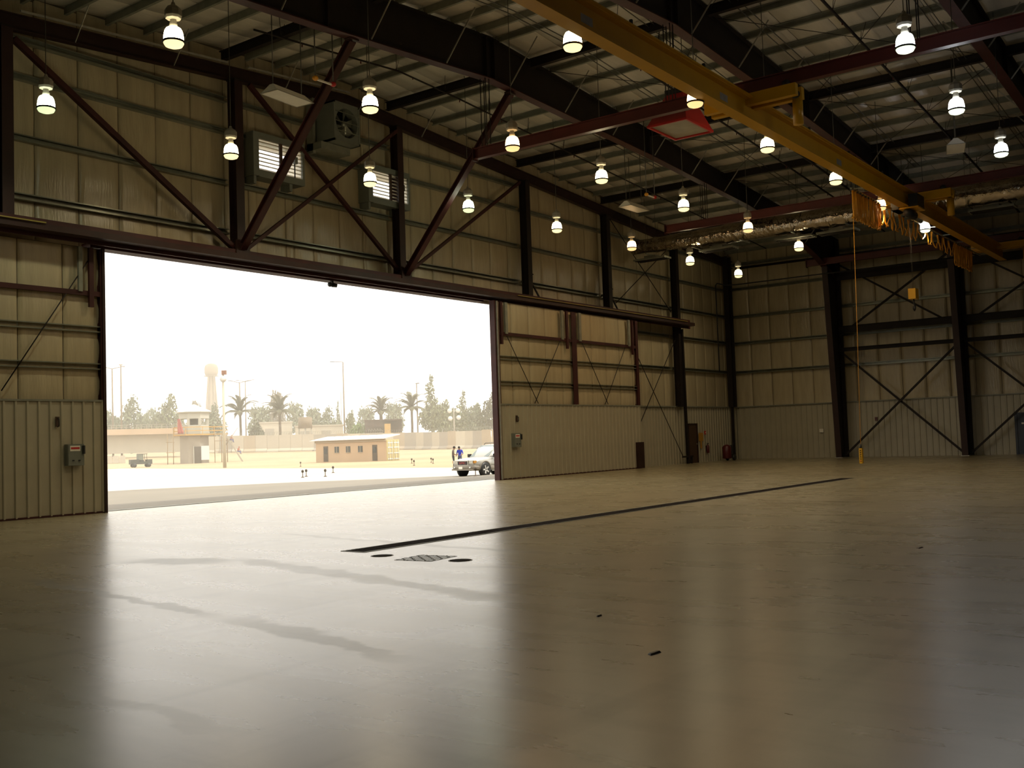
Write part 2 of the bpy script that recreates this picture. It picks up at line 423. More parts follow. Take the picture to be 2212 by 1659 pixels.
for a, b in ((13.6, 20.1), (20.9, 25.3)): MB().bar((a, -.30, ztop(a)-.42), (b, -.30, ztop(b)-.42), .05, .05).build('pale_angle', lightst, gr, label='pale grey angle along the beam')
for xx in [9.5, 12.2, 15.2, 18.3, 22.5, 25.9, 29.2, 32.6]:
    MB().bar((xx, -.12, ztop(xx)-.84), (xx, -.85, ztop(xx)+.06), .04, .012, (1, 0, 0)).build('flange_brace', lightst, gr)
# eave struts along each column line
for i, xx in enumerate(STRUT):
    nm = ['cut by the top left picture corner', 'far left of the ceiling above the louvres', 'running from the second wall column past the ridge', 'third from the left running off the doorway wall', 'fourth from the left above the foil duct end', 'deepest in the ceiling near the corner'][i]
    t = thing('roof_strut', 'dark steel strut between roof beams, '+nm, 'strut', 'roof struts')
    for a, b in zip(BAYY[:-1], BAYY[1:]):
        MB().ibeam((xx, a-.1, ztop(xx)-.12), (xx, b+.1, ztop(xx)-.12), .30, .17, .02, .014).build('strut_segment', darks, t)
# roof bracing rods and sprinkler mains are parts of the ceiling / things
def rod(p, q, r=.011, name='brace_rod', m=None, parent=None):
    return MB().tube([p, q], r, 5).build(name, m or darks, parent if parent is not None else ceil)
for (xa, xb) in ((27.8, 35.6), (35.6, 42.4), (42.4, 49.4), (20.2, 27.4)):
    for (ya, yb) in ((12.8, 6.6), (19.2, 13.1)):
        if (xa, ya) == (20.2, 19.2): continue
        rod((xa, ya, ztop(xa)-.25), (xb, yb, ztop(xb)-.25)); rod((xa, yb, ztop(xa)-.27), (xb, ya, ztop(xb)-.27))
def slope_pts(y, x0, x1, dz):
    pts = []
    n = 12
    for k in range(n+1):
        xx = x0+(x1-x0)*k/n; pts.append((xx, y, ztop(xx)-dz))
    return pts
for (yy, x0, x1, dz, r, lb) in ((22.75, 19, 55, .34, .03, 'in the bay beside the doorway wall'), (16.2, 13, 55, .34, .038, 'in the bay behind the crane girder'), (14.9, 15, 50, .62, .045, 'lowest of all, left of the crane girder'), (9.75, 16, 55, .34, .045, 'in the bay right of the crane girder')):
    t = thing('sprinkler_pipe', 'dark sprinkler main hung below the roof '+lb, 'pipe', 'sprinkler mains')
    MB().tube(slope_pts(yy, x0, x1, dz), r, 7).build('pipe_run', darks, t)
    k = 0
    xx = x0+1
    while xx < x1-1:
        MB().tube([(xx, yy, ztop(xx)-dz), (xx+.14, yy, ztop(xx)+.1)], .009, 4).build('hanger', darks, t)
        MB().tube([(xx, yy, ztop(xx)-dz), (xx-.30, yy-.28, ztop(xx)+.1)], .009, 4).build('hanger', darks, t)
        MB().lathe((xx+.8, yy, ztop(xx+.8)-dz-.11), [(.02, 0), (.022, .05), (.012, .09)], 8).build('sprinkler_head', redd, t)
        xx += 2.45
for (yy, x0, x1, lb) in ((21.0, 17, 40, 'along the lamp row by the doorway wall'), (17.3, 12, 48, 'left of the crane girder'), (14.6, 14, 48, 'just left of the crane girder'), (13.7, 16, 46, 'beside the middle roof beam above the crane'), (11.9, 14, 46, 'right beside the middle roof beam'), (7.6, 24, 50, 'right of the middle roof beam')):
    t = thing('conduit_run', 'pair of thin conduits clipped under the purlins '+lb, 'conduit', 'roof conduits')
    for s in (0, .22):
        MB().tube(slope_pts(yy+s, x0, x1, .06), .017, 6).build('conduit', chain, t)
# ------------------------------------------------------------------ wall columns
ords = ['first', 'second', 'third', 'fourth', 'fifth', 'sixth']
lab = ['steel wall column at the left picture edge above the door track', 'steel wall column over the doorway, left of the louvre window with bright slats',
       'steel wall column over the doorway, right of the two louvres', 'steel wall column standing on the door track just right of the doorway',
       'steel wall column standing on the door track above the middle of the closed leaf', 'steel wall column at the end of the door track, reaching the liner panels']
for i, xx in enumerate(colX[1:-1]):
    t = thing('wall_column', lab[i], 'column', 'doorway wall columns', (xx, 25.5, 0))
    zt = ztop(xx)-.90; zb = 7.6 if i < 5 else 3.03
    MB().ibeam((0, 0, zb), (0, 0, zt), .36, .30, .022, .016, (0, 1, 0)).build('column_shaft', primer_b if i < 3 else darks, t)
    MB().box(-.2, .2, -.2, .2, zb-.03, zb).build('base_plate', darks, t)
    MB().box(-.17, .17, -.22, .2, zt, zt+.03).build('cap_plate', darks, t)
    if 2 < i < 5:
        MB().box(-.19, .19, -.2, -.17, zb+.95, zb+1.0).build('clip_plate', darks, t)
        MB().bar((.15, -.1, zb+.65), (.75, -.1, zb), .06, .06).build('knee_brace', darks, t)
t = thing('corner_column', 'dark steel column in the far corner of the hangar', 'column', None, (56.2, 25.5, 0))
MB().ibeam((-.45, 0, 3.03), (-.45, 0, ztop(56)-.3), .55, .3, .022, .016, (1, 0, 0)).build('column_shaft', darks, t)
MB().ibeam((-.6, -.02, 0), (-.6, -.02, 3.03), .16, .12, .02, .014, (1, 0, 0)).build('lower_shaft', darks, t)
t = thing('column_post', 'slim dark post running to the floor below the sixth wall column', 'post', None, (49.35, 25.3, 0))
MB().ibeam((0.12, 0, 0), (0, 0, 7.1), .14, .12, .015, .012, (0, 1, 0)).build('post_shaft', darks, t)
MB().box(-.45, .65, -.05, .05, .33, .42).build('guard_rail', darks, t); MB().box(.5, .58, -.05, .05, 0, .36).build('guard_leg', darks, t)
for (y, lb) in ((19.35, 'tapered dark side column standing left of the hanging crane control'), (12.95, 'tapered dark side column at the right with the cross bracing on its left')):
    t = thing('side_column', lb, 'column', 'tapered side columns', (0, y, 0))
    z1 = ztop(54.6)-.05
    xi0, xi1 = 55.45, 54.62
    mb = MB().add([(xi0, -.008, 0), (56.6, -.008, 0), (56.6, -.008, 12), (xi1, -.008, 10.2), (xi0, .008, 0), (56.6, .008, 0), (56.6, .008, 12), (xi1, .008, 10.2)],
             [(0, 3, 2, 1), (4, 5, 6, 7), (0, 1, 5, 4), (1, 2, 6, 5), (2, 3, 7, 6), (3, 0, 4, 7)]); mb.build('web', darks, t)
    MB().bar((xi0, 0, 0), (xi1, 0, 10.3), .30, .03, (1, 0, 0)).build('inner_flange', primer_b, t)
    MB().box(56.4, 56.62, -.16, .16, 0, 12).build('outer_flange', darks, t)
    MB().box(xi0-.06, 56.65, -.2, .2, 0, .03).build('base_plate', lightst, t)
# horizontal side beams and X bracing on the right wall
for (z, h, lb) in ((9.85, .42, 'highest'), (6.95, .36, 'middle'), (5.85, .20, 'lowest')):
    for (a, b, lb2) in ((19.2, 13.1, 'between the two tapered side columns'), (12.8, 6.6, 'right of the second tapered side column')):
        o = MB().ibeam((55.95, a, z), (55.95, b, z), h, .2, .02, .014).build('side_beam', darks)
        tag(o, '%s dark horizontal steel beam %s' % (lb, lb2), 'beam', 'horizontal side wall beams')
for (a, b, lb2) in ((19.2, 13.1, 'between the two tapered side columns'), (12.8, 6.6, 'right of the second tapered side column')):
    for (z0, z1, lb) in ((.1, 5.75, 'lower'), (6.6, 10.6, 'upper')):
        t = thing('cross_bracing', '%s dark X shaped bracing %s' % (lb, lb2), 'bracing', 'side wall cross bracing')
        MB().bar((56.0, a, z0), (56.0, b, z1), .10, .10).build('brace_arm', darks, t)
        MB().bar((56.12, a, z1), (56.12, b, z0), .10, .10).build('brace_arm', darks, t)
# ------------------------------------------------------------------ doorway truss: header, track, braces
t = thing('door_header', 'long dark red header beam and door track over the hangar doorway', 'beam')
MB().ibeam((5, 25.38, 7.44), (49.6, 25.38, 7.44), .40, .30, .025, .016).build('header_beam', primer, t)
MB().box(5, 49.9, 24.78, 25.16, 7.26, 7.42).build('track_housing', primer_b, t)
MB().box(5, 50.1, 25.16, 25.22, 7.15, 7.62).build('track_web', primer, t)
MB().box(DX0-.3, DX1+.2, 25.55, 25.98, 7.15, 7.28).build('head_flashing', primer, t)
MB().box(34, 49, 24.72, 24.76, 7.42, 7.45).build('yellow_conductor', oliv, t, label='thin yellow conductor strip'); MB().box(12, 13.9, 24.72, 24.76, 7.42, 7.45).build('yellow_conductor', oliv, t)
braces = [((13.5, 25.5, 12.25), (20.3, 25.5, 7.75), .15, 'thick diagonal brace across the wall bay at the far left, falling to the right'),
          ((21.05, 25.5, 13.0), (27.72, 25.5, 7.85), .13, 'thick diagonal brace falling right behind the louvre windows'),
          ((20.75, 25.34, 7.75), (27.65, 25.34, 12.95), .11, 'thin diagonal brace rising right below the exhaust fan'),
          ((28.1, 25.5, 7.75), (35.45, 25.5, 12.5), .11, 'diagonal brace rising right in the bay above the doorway end')]
for a, b, w, lb in braces:
    o = MB().bar(a, b, w, w).build('diagonal_brace', primer); tag(o, lb, 'brace', 'doorway wall diagonal braces')
for a, b, lb in (((20.4, 25.15, 7.7), (19.5, 19.4, 12.4), 'heavy red kicker strut rising from the header towards the left end of the roof beam'), ((27.75, 25.15, 7.7), (26.6, 19.4, 12.72), 'heavy red kicker strut rising from the header towards the roof ridge')):
    t = thing('kicker_strut', lb, 'strut', 'heavy kicker struts')
    MB().ibeam(a, b, .22, .2, .03, .02).build('strut_shaft', primer, t)
    MB().cbox(a, .5, .05, .45).build('gusset_plate', primer_b, t); MB().cbox((b[0], b[1], b[2]), .35, .2, .05).build('gusset_plate', primer_b, t)
for i, (a, b) in enumerate((((42.92, 25.62, 12.1), (48.86, 25.62, 8.0)), ((48.5, 25.6, 11.2), (43.2, 25.6, 8.0)), ((43.6, 25.45, 6.9), (49.2, 25.45, .4)), ((48.9, 25.48, 6.5), (44.9, 25.48, 2.2)))):
    rod(a, b, .022, 'bracing_rod', darks, wallF)
# small lamp under the header
t = thing('header_camera', 'small dark twin lamp hanging under the doorway header', 'lamp', None, (24.5, 25.6, 7.15))
MB().box(-.04, .04, -.04, .04, -.06, 0).build('bracket', blackp, t)
for s in (-1, 1): MB().tube([(s*.05, .05, -.12), (s*.15, -.09, -.16)], [.085, .06], 10).build('lamp_head', blackp, t)
# ------------------------------------------------------------------ sliding doors
def door_leaf(name, xa, xb, y, posts, bars, girts, rods, hang, x0vis=None):
    d = empty_struct(name)
    place_liner(d, xa, xb, 2.95, y, .03)
    MB().box(xa, xb, y-.03, y+.1, 0, .05).build('bottom_rail', primer, d)
    MB().box(xa, xb, y-.04, y+.02, 2.97, 3.02).build('liner_cap', galvd, d)
    xx = xa
    while xx < xb-.05:
        x1 = min(xx+sw, xb)
        o = blanket(xx, 'x', x1-xx, 2.95, 7.12, 1, [3.86, 4.87, 5.82], .04).build('insulation_panel', vinyl, d); o.location = (0, y+.16, 0)
        xx = x1
    MB().box(xa, xb, y+.17, y+.22, 0, 7.14).build('outer_skin', backing, d)
    for (px, w, zb, zt) in posts: MB().ibeam((px, y+.06, zb), (px, y+.06, zt), .18, w, .02, .014, (0, 1, 0)).build('door_post', primer, d)
    for (a, b, z) in bars: MB().bar((a, y+.03, z), (b, y+.03, z), .09, .13).build('red_rail', primer, d)
    for (a, b, z) in girts: MB().cee((a, y+.16, z), (b, y+.16, z), .17, .14).build('girt', galv, d)
    for p, q in rods: MB().tube([(p[0], y+.0, p[1]), (q[0], y+.0, q[1])], .017, 5).build('tie_rod', darks, d)
    for (px, z0, z1, m, w) in hang: MB().box(px-w/2, px+w/2, y-.06, y+.02, z0, z1).build('hanger_arm', m, d)
    return d
d1 = door_leaf('door_1', 7.5, 15.9, 25.45, [(15.86, .12, 3.0, 7.1), (12.4, .22, 3, 7.1)], [(7.6, 15.9, 5.87)], [(7.6, 15.9, 4.92), (7.6, 15.9, 3.92)],
               [((15.6, 6.95), (13.1, 3.22))], [(15.53, 5.5, 7.1, primer, .13), (15.22, 5.9, 7.1, galvd, .11)])
MB().box(15.84, 15.92, 25.38, 25.7, 0, 7.12).build('edge_stile', primer_b, d1)
d2 = door_leaf('door_2', 32.62, 43.95, 24.9, [(32.72, .2, .0, 7.1), (38.27, .36, 3, 7.1), (43.8, .22, 3, 7.1)], [(32.8, 38.1, 5.83), (38.4, 43.8, 5.83)], [(32.8, 43.8, 4.87), (32.8, 43.8, 3.86)],
               [((33.36, 5.75), (35.4, 3.05)), ((37.28, 5.9), (35.15, 3.05)), ((38.94, 5.8), (40.98, 3.05)), ((42.8, 5.9), (40.7, 3.05))],
               [(32.98, 5.4, 7.1, primer, .13), (33.3, 5.83, 7.1, galvd, .16), (37.72, 5.45, 7.1, primer, .14), (37.35, 5.83, 7.1, galvd, .16), (38.75, 5.83, 7.1, galvd, .18), (43.38, 5.45, 7.1, primer, .14), (43.05, 5.83, 7.1, galvd, .16)])
MB().box(32.52, 32.6, 24.85, 25.1, 0, 7.12).build('edge_stile', primer, d2); MB().box(32.62, 32.68, 24.8, 24.86, .02, 7.1).build('edge_seal', lightst, d2)
MB().box(43.35, 43.95, 24.78, 24.9, 0, 1.25).build('bumper_post', primer_b, d2)
def disconnect(x, y, z, lb):
    t = thing('switch_box', lb, 'switch box', 'door switch boxes', (x, y, z))
    MB().box(-.23, .23, -.16, 0, -.28, .28).build('enclosure', greyp, t)
    MB().box(-.215, .17, -.172, -.16, -.27, .26).build('cover', greyp, t)
    lbq = MB().box(-.17, .11, -.178, -.172, .1, .24).build('label_plate', whitep, t)
    MB().box(-.15, .09, -.182, -.178, .15, .2).build('warning_stripe', redp, lbq)
    MB().box(.17, .22, -.23, -.16, .02, .24).build('switch_handle', blackp, t)
    for k in range(2): MB().box(-.11+.17*k, -.06+.17*k, -.19, -.172, -.16, -.13).build('latch', blackp, t)
    t2 = thing('pull_handle', 'dark pull handle above the grey switch box '+lb.split('box ')[1].replace(' with red and white label',''), 'handle', 'door pull handles', (x-.42 if x < 20 else x+.17, y, z+.86))
    MB().box(-.05, .05, -.03, 0, -.12, .14).build('plate', brownp, t2); MB().tube([(0, -.03, .1), (0, -.1, .07), (0, -.1, -.09), (0, -.03, -.12)], .016, 6).build('grip', blackp, t2)
disconnect(14.95, 25.42, 1.57, 'grey electrical switch box on the left door leaf with red and white label')
disconnect(33.62, 24.87, 1.55, 'grey electrical switch box on the right door leaf beside the doorway')
# ------------------------------------------------------------------ louvres and exhaust fan
for i, (a, b, c, d) in enumerate(LOUV):
    t = thing('louvre_window', ['louvre window with bright open slats left of the exhaust fan', 'louvre window with bright open slats below the exhaust fan, beside the column'][i], 'louvre', 'wall louvres')
    y = 25.62
    for nm, bx in (('frame_side', (a-.22, a, y-.18, y+.55, c-.2, d+.2)), ('frame_side', (b, b+.1, y-.18, y+.55, c-.2, d+.2)), ('frame_top', (a, b, y-.18, y+.55, d, d+.2)), ('frame_bottom', (a, b, y-.18, y+.55, c-.22, c))):
        MB().box(*bx).build(nm, greyp, t)
    MB().box(a-.01, a+.01, 25.5, 26.3, c, d).box(b-.01, b+.01, 25.5, 26.3, c, d).box(a, b, 25.5, 26.3, c-.01, c+.01).box(a, b, 25.5, 26.3, d-.01, d+.01).build('inner_lining', whitep, t)
    n = 8
    for k in range(n):
        z = c+(d-c)*(k+.5)/n
        MB().add([(a, y-.14, z-.05), (b, y-.14, z-.05), (b, y-.05, z+.02), (a, y-.05, z+.02), (a, y-.14, z-.04), (b, y-.14, z-.04), (b, y-.05, z+.03), (a, y-.05, z+.03)],
                 [(0, 3, 2, 1), (4, 5, 6, 7), (0, 1, 5, 4), (1, 2, 6, 5), (2, 3, 7, 6), (3, 0, 4, 7)]).build('slat', whitep, t)
    MB().box((a+b)/2-.05, (a+b)/2+.05, y-.19, y-.13, c, d).build('mullion', brownp, t)
    MB().tube([(b-.35, y-.2, c), (b-.35, y-.2, d)], .02, 6).build('control_rod', darks, t); MB().cbox((b-.35, y-.24, c+.55), .12, .1, .22).build('actuator', greyp, t)
    MB().box(a-.16, a-.06, y-.1, y+.35, 9.9, c-.2).build('support_leg', greyp, t); MB().box(b-.5, b-.38, y-.1, y+.35, 9.9, c-.2).build('support_leg', greyp, t)
t = thing('exhaust_fan', 'large grey box exhaust fan high on the doorway wall', 'fan')
x0, x1, z0, z1, y0 = 23.92, 25.12, 11.72, 13.05, 24.7
for nm, bx in (('housing_side', (x0, x0+.06, y0, 25.75, z0, z1)), ('housing_side', (x1-.06, x1, y0, 25.75, z0, z1)), ('housing_top', (x0, x1, y0, 25.75, z1-.06, z1)), ('housing_base', (x0, x1, y0, 25.75, z0, z0+.06)), ('housing_back', (x0, x1, 25.7, 25.76, z0, z1))):
    MB().box(*bx).build(nm, greyp, t)
cx, cz, R = (x0+x1)/2, (z0+z1)/2, .50
mb = MB(); n = 32; vs = []
for k in range(n):
    a = 2*math.pi*k/n; ca, sa = math.cos(a), math.sin(a)
    q = min((x1-x0)/2/max(abs(ca), 1e-4), (z1-z0)/2/max(abs(sa), 1e-4))
    vs += [(cx+q*ca, y0+.02, cz+q*sa), (cx+R*ca, y0+.02, cz+R*sa), (cx+R*ca, y0+.35, cz+R*sa)]
mb.add(vs, [(3*k, 3*((k+1) % n), 3*((k+1) % n)+1, 3*k+1) for k in range(n)]+[(3*k+1, 3*((k+1) % n)+1, 3*((k+1) % n)+2, 3*k+2) for k in range(n)]); mb.build('orifice_panel', greyp, t)
MB().tube([(cx, y0+.1, cz), (cx, y0+.4, cz)], .09, 12).build('hub', galv, t)
for k in range(6):
    a = 2*math.pi*k/6+.3
    ca, sa = math.cos(a), math.sin(a); pa, pb = (-sa, ca), None
    q = []
    for r, w in ((.07, .06), (.46, .13)):
        q += [(cx+ca*r-sa*w, y0+.16, cz+sa*r+ca*w), (cx+ca*r+sa*w, y0+.30, cz+sa*r-ca*w)]
    MB().add(q+[(p[0], p[1]+.012, p[2]) for p in q], [(0, 1, 3, 2), (4, 6, 7, 5), (0, 2, 6, 4), (1, 5, 7, 3), (0, 4, 5, 1), (2, 3, 7, 6)]).build('fan_blade', galv, t)
for k in range(3): MB().box(x0+.06, x1-.06, y0-.01, y0+.02, cz-.32+k*.32, cz-.30+k*.32).build('guard_bar', galv, t)
MB().box(x0-.22, x0-.1, 25.5, 25.8, z0-.35, z1+.2).build('support_frame', galvd, t); MB().box(x0-.22, x1-.1, 25.1, 25.8, z0-.26, z0-.02).build('support_frame', galvd, t)
# conduit pipes on walls
o = MB().tube([(53.75, 25.3, 4.95), (53.72, 25.3, 9.85), (53.9, 25.3, 10.0), (54.6, 25.1, 9.95), (54.6, 24.5, 9.9), (54.58, 22, 9.9), (54.58, 12.8, 9.9)], .035, 7).build('drain_pipe', blackp); tag(o, 'thin black pipe dropping down the wall left of the corner and along the side columns', 'pipe')
o = MB().tube([(56.6, 25.3, 11.15), (56.6, 6.6, 11.05)], .07, 8).build('eave_pipe', darks); tag(o, 'dark pipe running along the top of the side wall from the corner', 'pipe')
# ------------------------------------------------------------------ corner items
t = struct(bpy.data.objects.new('door_3', None)); link(t)
MB().box(50.28, 51.2, 25.6, 25.67, 0, 2.04).build('door_panel', brownp, t); MB().box(50.2, 50.28, 25.57, 25.7, 0, 2.1).build('door_jamb', primer_b, t); MB().box(51.2, 51.28, 25.57, 25.7, 0, 2.1).build('door_jamb', primer_b, t); MB().box(50.2, 51.28, 25.57, 25.7, 2.04, 2.12).build('door_head', primer_b, t)
MB().ball((51.1, 25.56, 1.0), .04).build('door_knob', galv, t)
t = struct(bpy.data.objects.new('door_4', None)); link(t)
MB().box(56.6, 56.68, 9.75, 10.7, 0, 2.0).build('door_panel', bluep, t); MB().box(56.56, 56.7, 10.7, 10.8, 0, 2.08).build('door_jamb', bluep, t); MB().box(56.56, 56.7, 9.65, 9.75, 0, 2.08).build('door_jamb', bluep, t); MB().box(56.56, 56.7, 9.65, 10.8, 2.0, 2.08).build('door_head', bluep, t)
MB().box(56.58, 56.6, 9.95, 10.5, 1.5, 1.58).build('push_plate', whitep, t)
t = thing('wall_sign', 'amber sign on the liner wall right of the brown corner door', 'sign', None, (51.8, 25.66, 1.35)); MB().box(-.25, .25, -.02, 0, -.2, .25).build('sign_face', orange, t); MB().box(-.08, .08, -.02, 0, -.6, -.2).build('sign_tail', orange, t)
t = thing('fire_extinguisher', 'small dark red extinguisher hung on the wall in the corner', 'extinguisher', None, (52.48, 25.6, .48)); MB().lathe((0, 0, 0), [(.075, 0), (.085, .03), (.085, .38), (.03, .46), (.03, .5)], 12).build('cylinder', redd, t); MB().cbox((.03, 0, .52), .14, .04, .05).build('valve', blackp, t); MB().box(-.02, .02, .08, .13, .1, .4).build('wall_bracket', blackp, t)
t = thing('fire_alarm', 'little red alarm box on the liner above the wall extinguisher', 'alarm', None, (52.3, 25.66, 1.6)); MB().box(-.06, .06, -.05, 0, -.1, .1).build('alarm_body', redp, t); MB().box(-.03, .03, -.07, -.05, -.03, .03).build('alarm_handle', whitep, t)
t = thing('extinguisher_cart', 'wheeled dark red fire extinguisher unit on the floor in the corner', 'extinguisher', None, (53.75, 25.0, 0))
MB().lathe((-.15, 0, .12), [(.22, 0), (.25, .04), (.25, .62), (.18, .72), (.06, .78)], 16).build('tank', redd, t)
for s in (-.12, .3): MB().tube([(.33, s-.14, .17), (.33, s-.06, .17)], .17, 16).build('wheel', blackp, t)
MB().tube([(.05, -.2, .15), (.15, -.2, .85), (.38, -.2, .98)], .02, 6).build('push_handle', blackp, t); MB().tube([(-.05, .0, .8), (.25, -.1, .85), (.27, -.1, .35), (.1, -.2, .3)], .03, 8).build('hose', blackp, t)
for (y, z, m, w, h, nm, lb, cat) in ((20.68, 1.5, whitep, .22, .2, 'wall_plate', 'small white plate on the side liner wall left of the tapered column', 'plate'), (17.64, 2.03, redd, .14, .2, 'call_point', 'small dark red call point on the side liner wall right of the tapered column', 'alarm')):
    t = thing(nm, lb, cat, None, (56.68, y, z)); MB().box(-.06, 0, -w/2, w/2, -h/2, h/2).build('body', m, t); MB().box(-.07, -.06, -w/4, w/4, -h/4, h/4).build('cover', m, t)
# ------------------------------------------------------------------ crane runways, girder, hoist, festoon
for (xx, y1, lb) in ((25.2, 19.8, 'dark red crane runway beam hung under the roof ridge'), (40.3, 21.2, 'dark red crane runway beam passing in front of the foil duct'), (54.35, 20.2, 'dark red crane runway beam close to the side columns')):
    t = thing('crane_runway', lb, 'crane rail', 'crane runway beams')
    MB().ibeam((xx, y1, 10.52), (xx, 2.5, 10.52), .34, .2, .025, .02).build('runway_beam', runred, t)
    MB().box(xx-.12, xx+.12, y1, y1+.03, 10.3, 10.72).build('end_stop', primer, t)
    for yy in (19.35, 12.95, 6.5):
        if xx > 54: 
            MB().box(xx-.1, 54.66, yy-.1, yy+.1, 10.69, 10.85).build('bracket', darks, t); continue
        for sx in (-.09, .09):
            for sy in (-.1, .1):
                MB().tube([(xx+sx, yy+sy, 10.66), (xx+sx, yy+sy, low1(xx)-.03)], .016, 5).build('hanger_rod', darks, t)
CY, CZ0, CZ1 = 10.68, 9.58, 10.16
t = thing('bridge_crane', 'long yellow overhead crane girder hanging under the runway beams', 'crane')
gb = MB(); a = .02
MB().ibeam((9, CY, (CZ0+CZ1)/2), (55.4, CY, (CZ0+CZ1)/2), CZ1-CZ0, .34, .03, .02).build('girder', yellow, t)
MB().box(9, 55.4, CY-.24, CY+.24, CZ1-.015, CZ1+.02).build('top_channel', yellow, t)
for xx in (17.3, 23.6, 31.9): MB().box(xx-.22, xx+.22, CY-.013, CY-.010, 9.78, 9.96).build('rating_plate', lightst, t)
for xx in [12+3.4*k for k in range(8)]: MB().box(xx-.03, xx+.03, CY-.2, CY-.14, CZ1+.02, CZ1+.14).build('rail_clip', blackp, t)
for i, xx in enumerate((25.2, 40.3, 54.35)):
    et = MB().box(xx-.30, xx-.12, CY-1.35, CY+1.15, 9.98, 10.28).box(xx+.12, xx+.30, CY-1.35, CY+1.15, 9.98, 10.28).build('end_truck', yellow, t)
    for s in (-1.05, .85):
        for w in (-.11, .11): MB().tube([(xx+w-.03, CY+s, 10.36), (xx+w+.03, CY+s, 10.36)], .1, 14).build('truck_wheel', blackp, et)
    MB().tube([(xx+.21, CY-1.2, 10.02), (xx+.21, CY-1.2, 9.35)], .13, 12).build('drive_motor', yellow, et)
    MB().tube([(xx+.34, CY-1.2, 10.1), (xx+.02, CY-1.2, 10.1)], .11, 12).build('gearbox', blackp, et)
t = thing('hoist_trolley', 'dark electric hoist trolley riding on the yellow crane girder', 'hoist', None, (39.3, CY, 0))
MB().box(-.6, .3, -.5, -.18, 9.55, 10.0).build('motor_box', blackp, t); MB().box(-.6, .3, .18, .45, 9.5, 9.95).build('gear_case', blackp, t)
MB().tube([(-.5, -.1, 9.36), (.3, -.1, 9.36)], .16, 14).build('rope_drum', blackp, t); MB().box(-.55, .25, -.5, .45, 9.5, 9.56).build('trolley_frame', yellow, t); MB().box(.32, .6, -.45, -.2, 9.55, 9.95).build('panel_box', yellow, t)
MB().tube([(-1.0, .45, 9.6), (-1.0, .6, 9.62), (-.6, .45, 9.58)], .04, 6).build('tow_arm', yellow, t)
for s in (-.06, .06): MB().tube([(-.1+s, -.05, 9.3), (-.1+s, -.05, 6.6)], .006, 4).build('hoist_rope', chain, t)
t = thing('hook_block', 'yellow hook block hanging on thin ropes from the crane hoist', 'hook', None, (39.2, CY-.05, 6.0))
MB().box(-.2, .2, -.13, .13, .22, .6).build('block_body', yellow, t)
MB().tube([(0, 0, .24), (0, 0, .1), (.1, 0, .02), (.12, 0, -.1), (.02, 0, -.2), (-.1, 0, -.14), (-.12, 0, -.04)], [.03, .03, .035, .035, .03, .025, .015], 8).build('hook', blackp, t)
FY = 11.35
t = thing('festoon_track', 'thin festoon rail carried along the left side of the crane girder', 'rail')
MB().bar((35.0, FY, 9.72), (53.8, FY, 9.72), .05, .05).build('rail', galv, t)
for xx in [35.3+2.3*k for k in range(9)]: MB().bar((xx, FY, 9.74), (xx, CY+.1, 9.72), .04, .03).build('arm', galv, t)
t = thing('festoon_cable', 'yellow crane cable gathered in a bundle and draped in loops beside the girder', 'cable')
trol = []
xx = 35.05
while xx < 38.0: trol.append(xx); xx += .145
xs2 = [38.0+.62*k for k in range(9)]+[44.2+.9*k for k in range(6)]; trol += xs2
xx = 49.0
while xx < 52: trol.append(xx); xx += .16
for a, b in zip(trol[:-1], trol[1:]):
    g = b-a; dp = .95 if g < .3 else max(.45, .9-.3*g); pts = []
    for k in range(9):
        u = k/8; pts.append((a+g*u+random.uniform(-.01, .01), FY+random.uniform(-.05, .05), 9.66-dp*random.uniform(.94, 1.04)*(1-(2*u-1)**4 if g < .3 else 1-(2*u-1)**2)))
    MB().tube(pts, .026, 5).build('cable_loop', yellowd, t)
for xx in trol[::2]: MB().cbox((xx, FY, 9.68), .05, .09, .07).build('cable_trolley', blackp, t)
t = thing('crane_control', 'yellow push button crane control hanging near the floor on a long cable', 'control', None, (34.2, 11.2, 0))
MB().tube([(.95, .15, 9.72), (.50, .08, 5), (0, 0, 1.05)], .008, 5).build('control_cable', yellowd, t); MB().tube([(0, 0, 1.05), (0, 0, .92)], [.02, .04], 8).build('strain_relief', blackp, t)
MB().box(-.06, .06, -.05, .05, .42, .92).build('control_body', yellow, t)
for k in range(6): MB().tube([(-.06, -.0, .5+.07*k), (-.075, 0, .5+.07*k)], .018, 8).build('push_button', blackp if k else redp, t)
# ------------------------------------------------------------------ foil duct
t = thing('foil_duct', 'long crinkled silver foil wrapped air duct under the roof', 'duct', None, (44.0, 0, 10.70))
random.seed(4)
yy = 24.95
while yy > 2:
    y1 = yy-1.22
    n = 16; mb = MB(); vs = []
    rings = 5
    for i in range(rings):
        for k in range(n):
            a = 2*math.pi*k/n; r = (.33+.10*min(1, (24.95-yy)/5))+random.uniform(-.022, .022)+(.02 if i in (0, rings-1) else 0)
            vs.append((r*math.cos(a), yy+(y1-yy)*i/(rings-1), r*math.sin(a)*.97-.02*(math.sin(a) < -.5)))
    mb.add(vs, [(i*n+k, i*n+(k+1) % n, (i+1)*n+(k+1) % n, (i+1)*n+k) for i in range(rings-1) for k in range(n)], True)
    mb.build('duct_section', foil, t)
    yy = y1
MB().tube([(0, 24.95, 0), (0, 25.0, 0)], .33, 16).build('end_cap', foil, t)
for yy in [24+.0-2.4*k for k in range(9)]:
    MB().bar((-.55, yy, -.47), (.55, yy, -.47), .05, .05).build('trapeze_bar', galv, t)
    for s in (-.5, .5): MB().tube([(s, yy, -.47), (s, yy, ztop(44)-10.70)], .008, 4).build('trapeze_rod', chain, t)
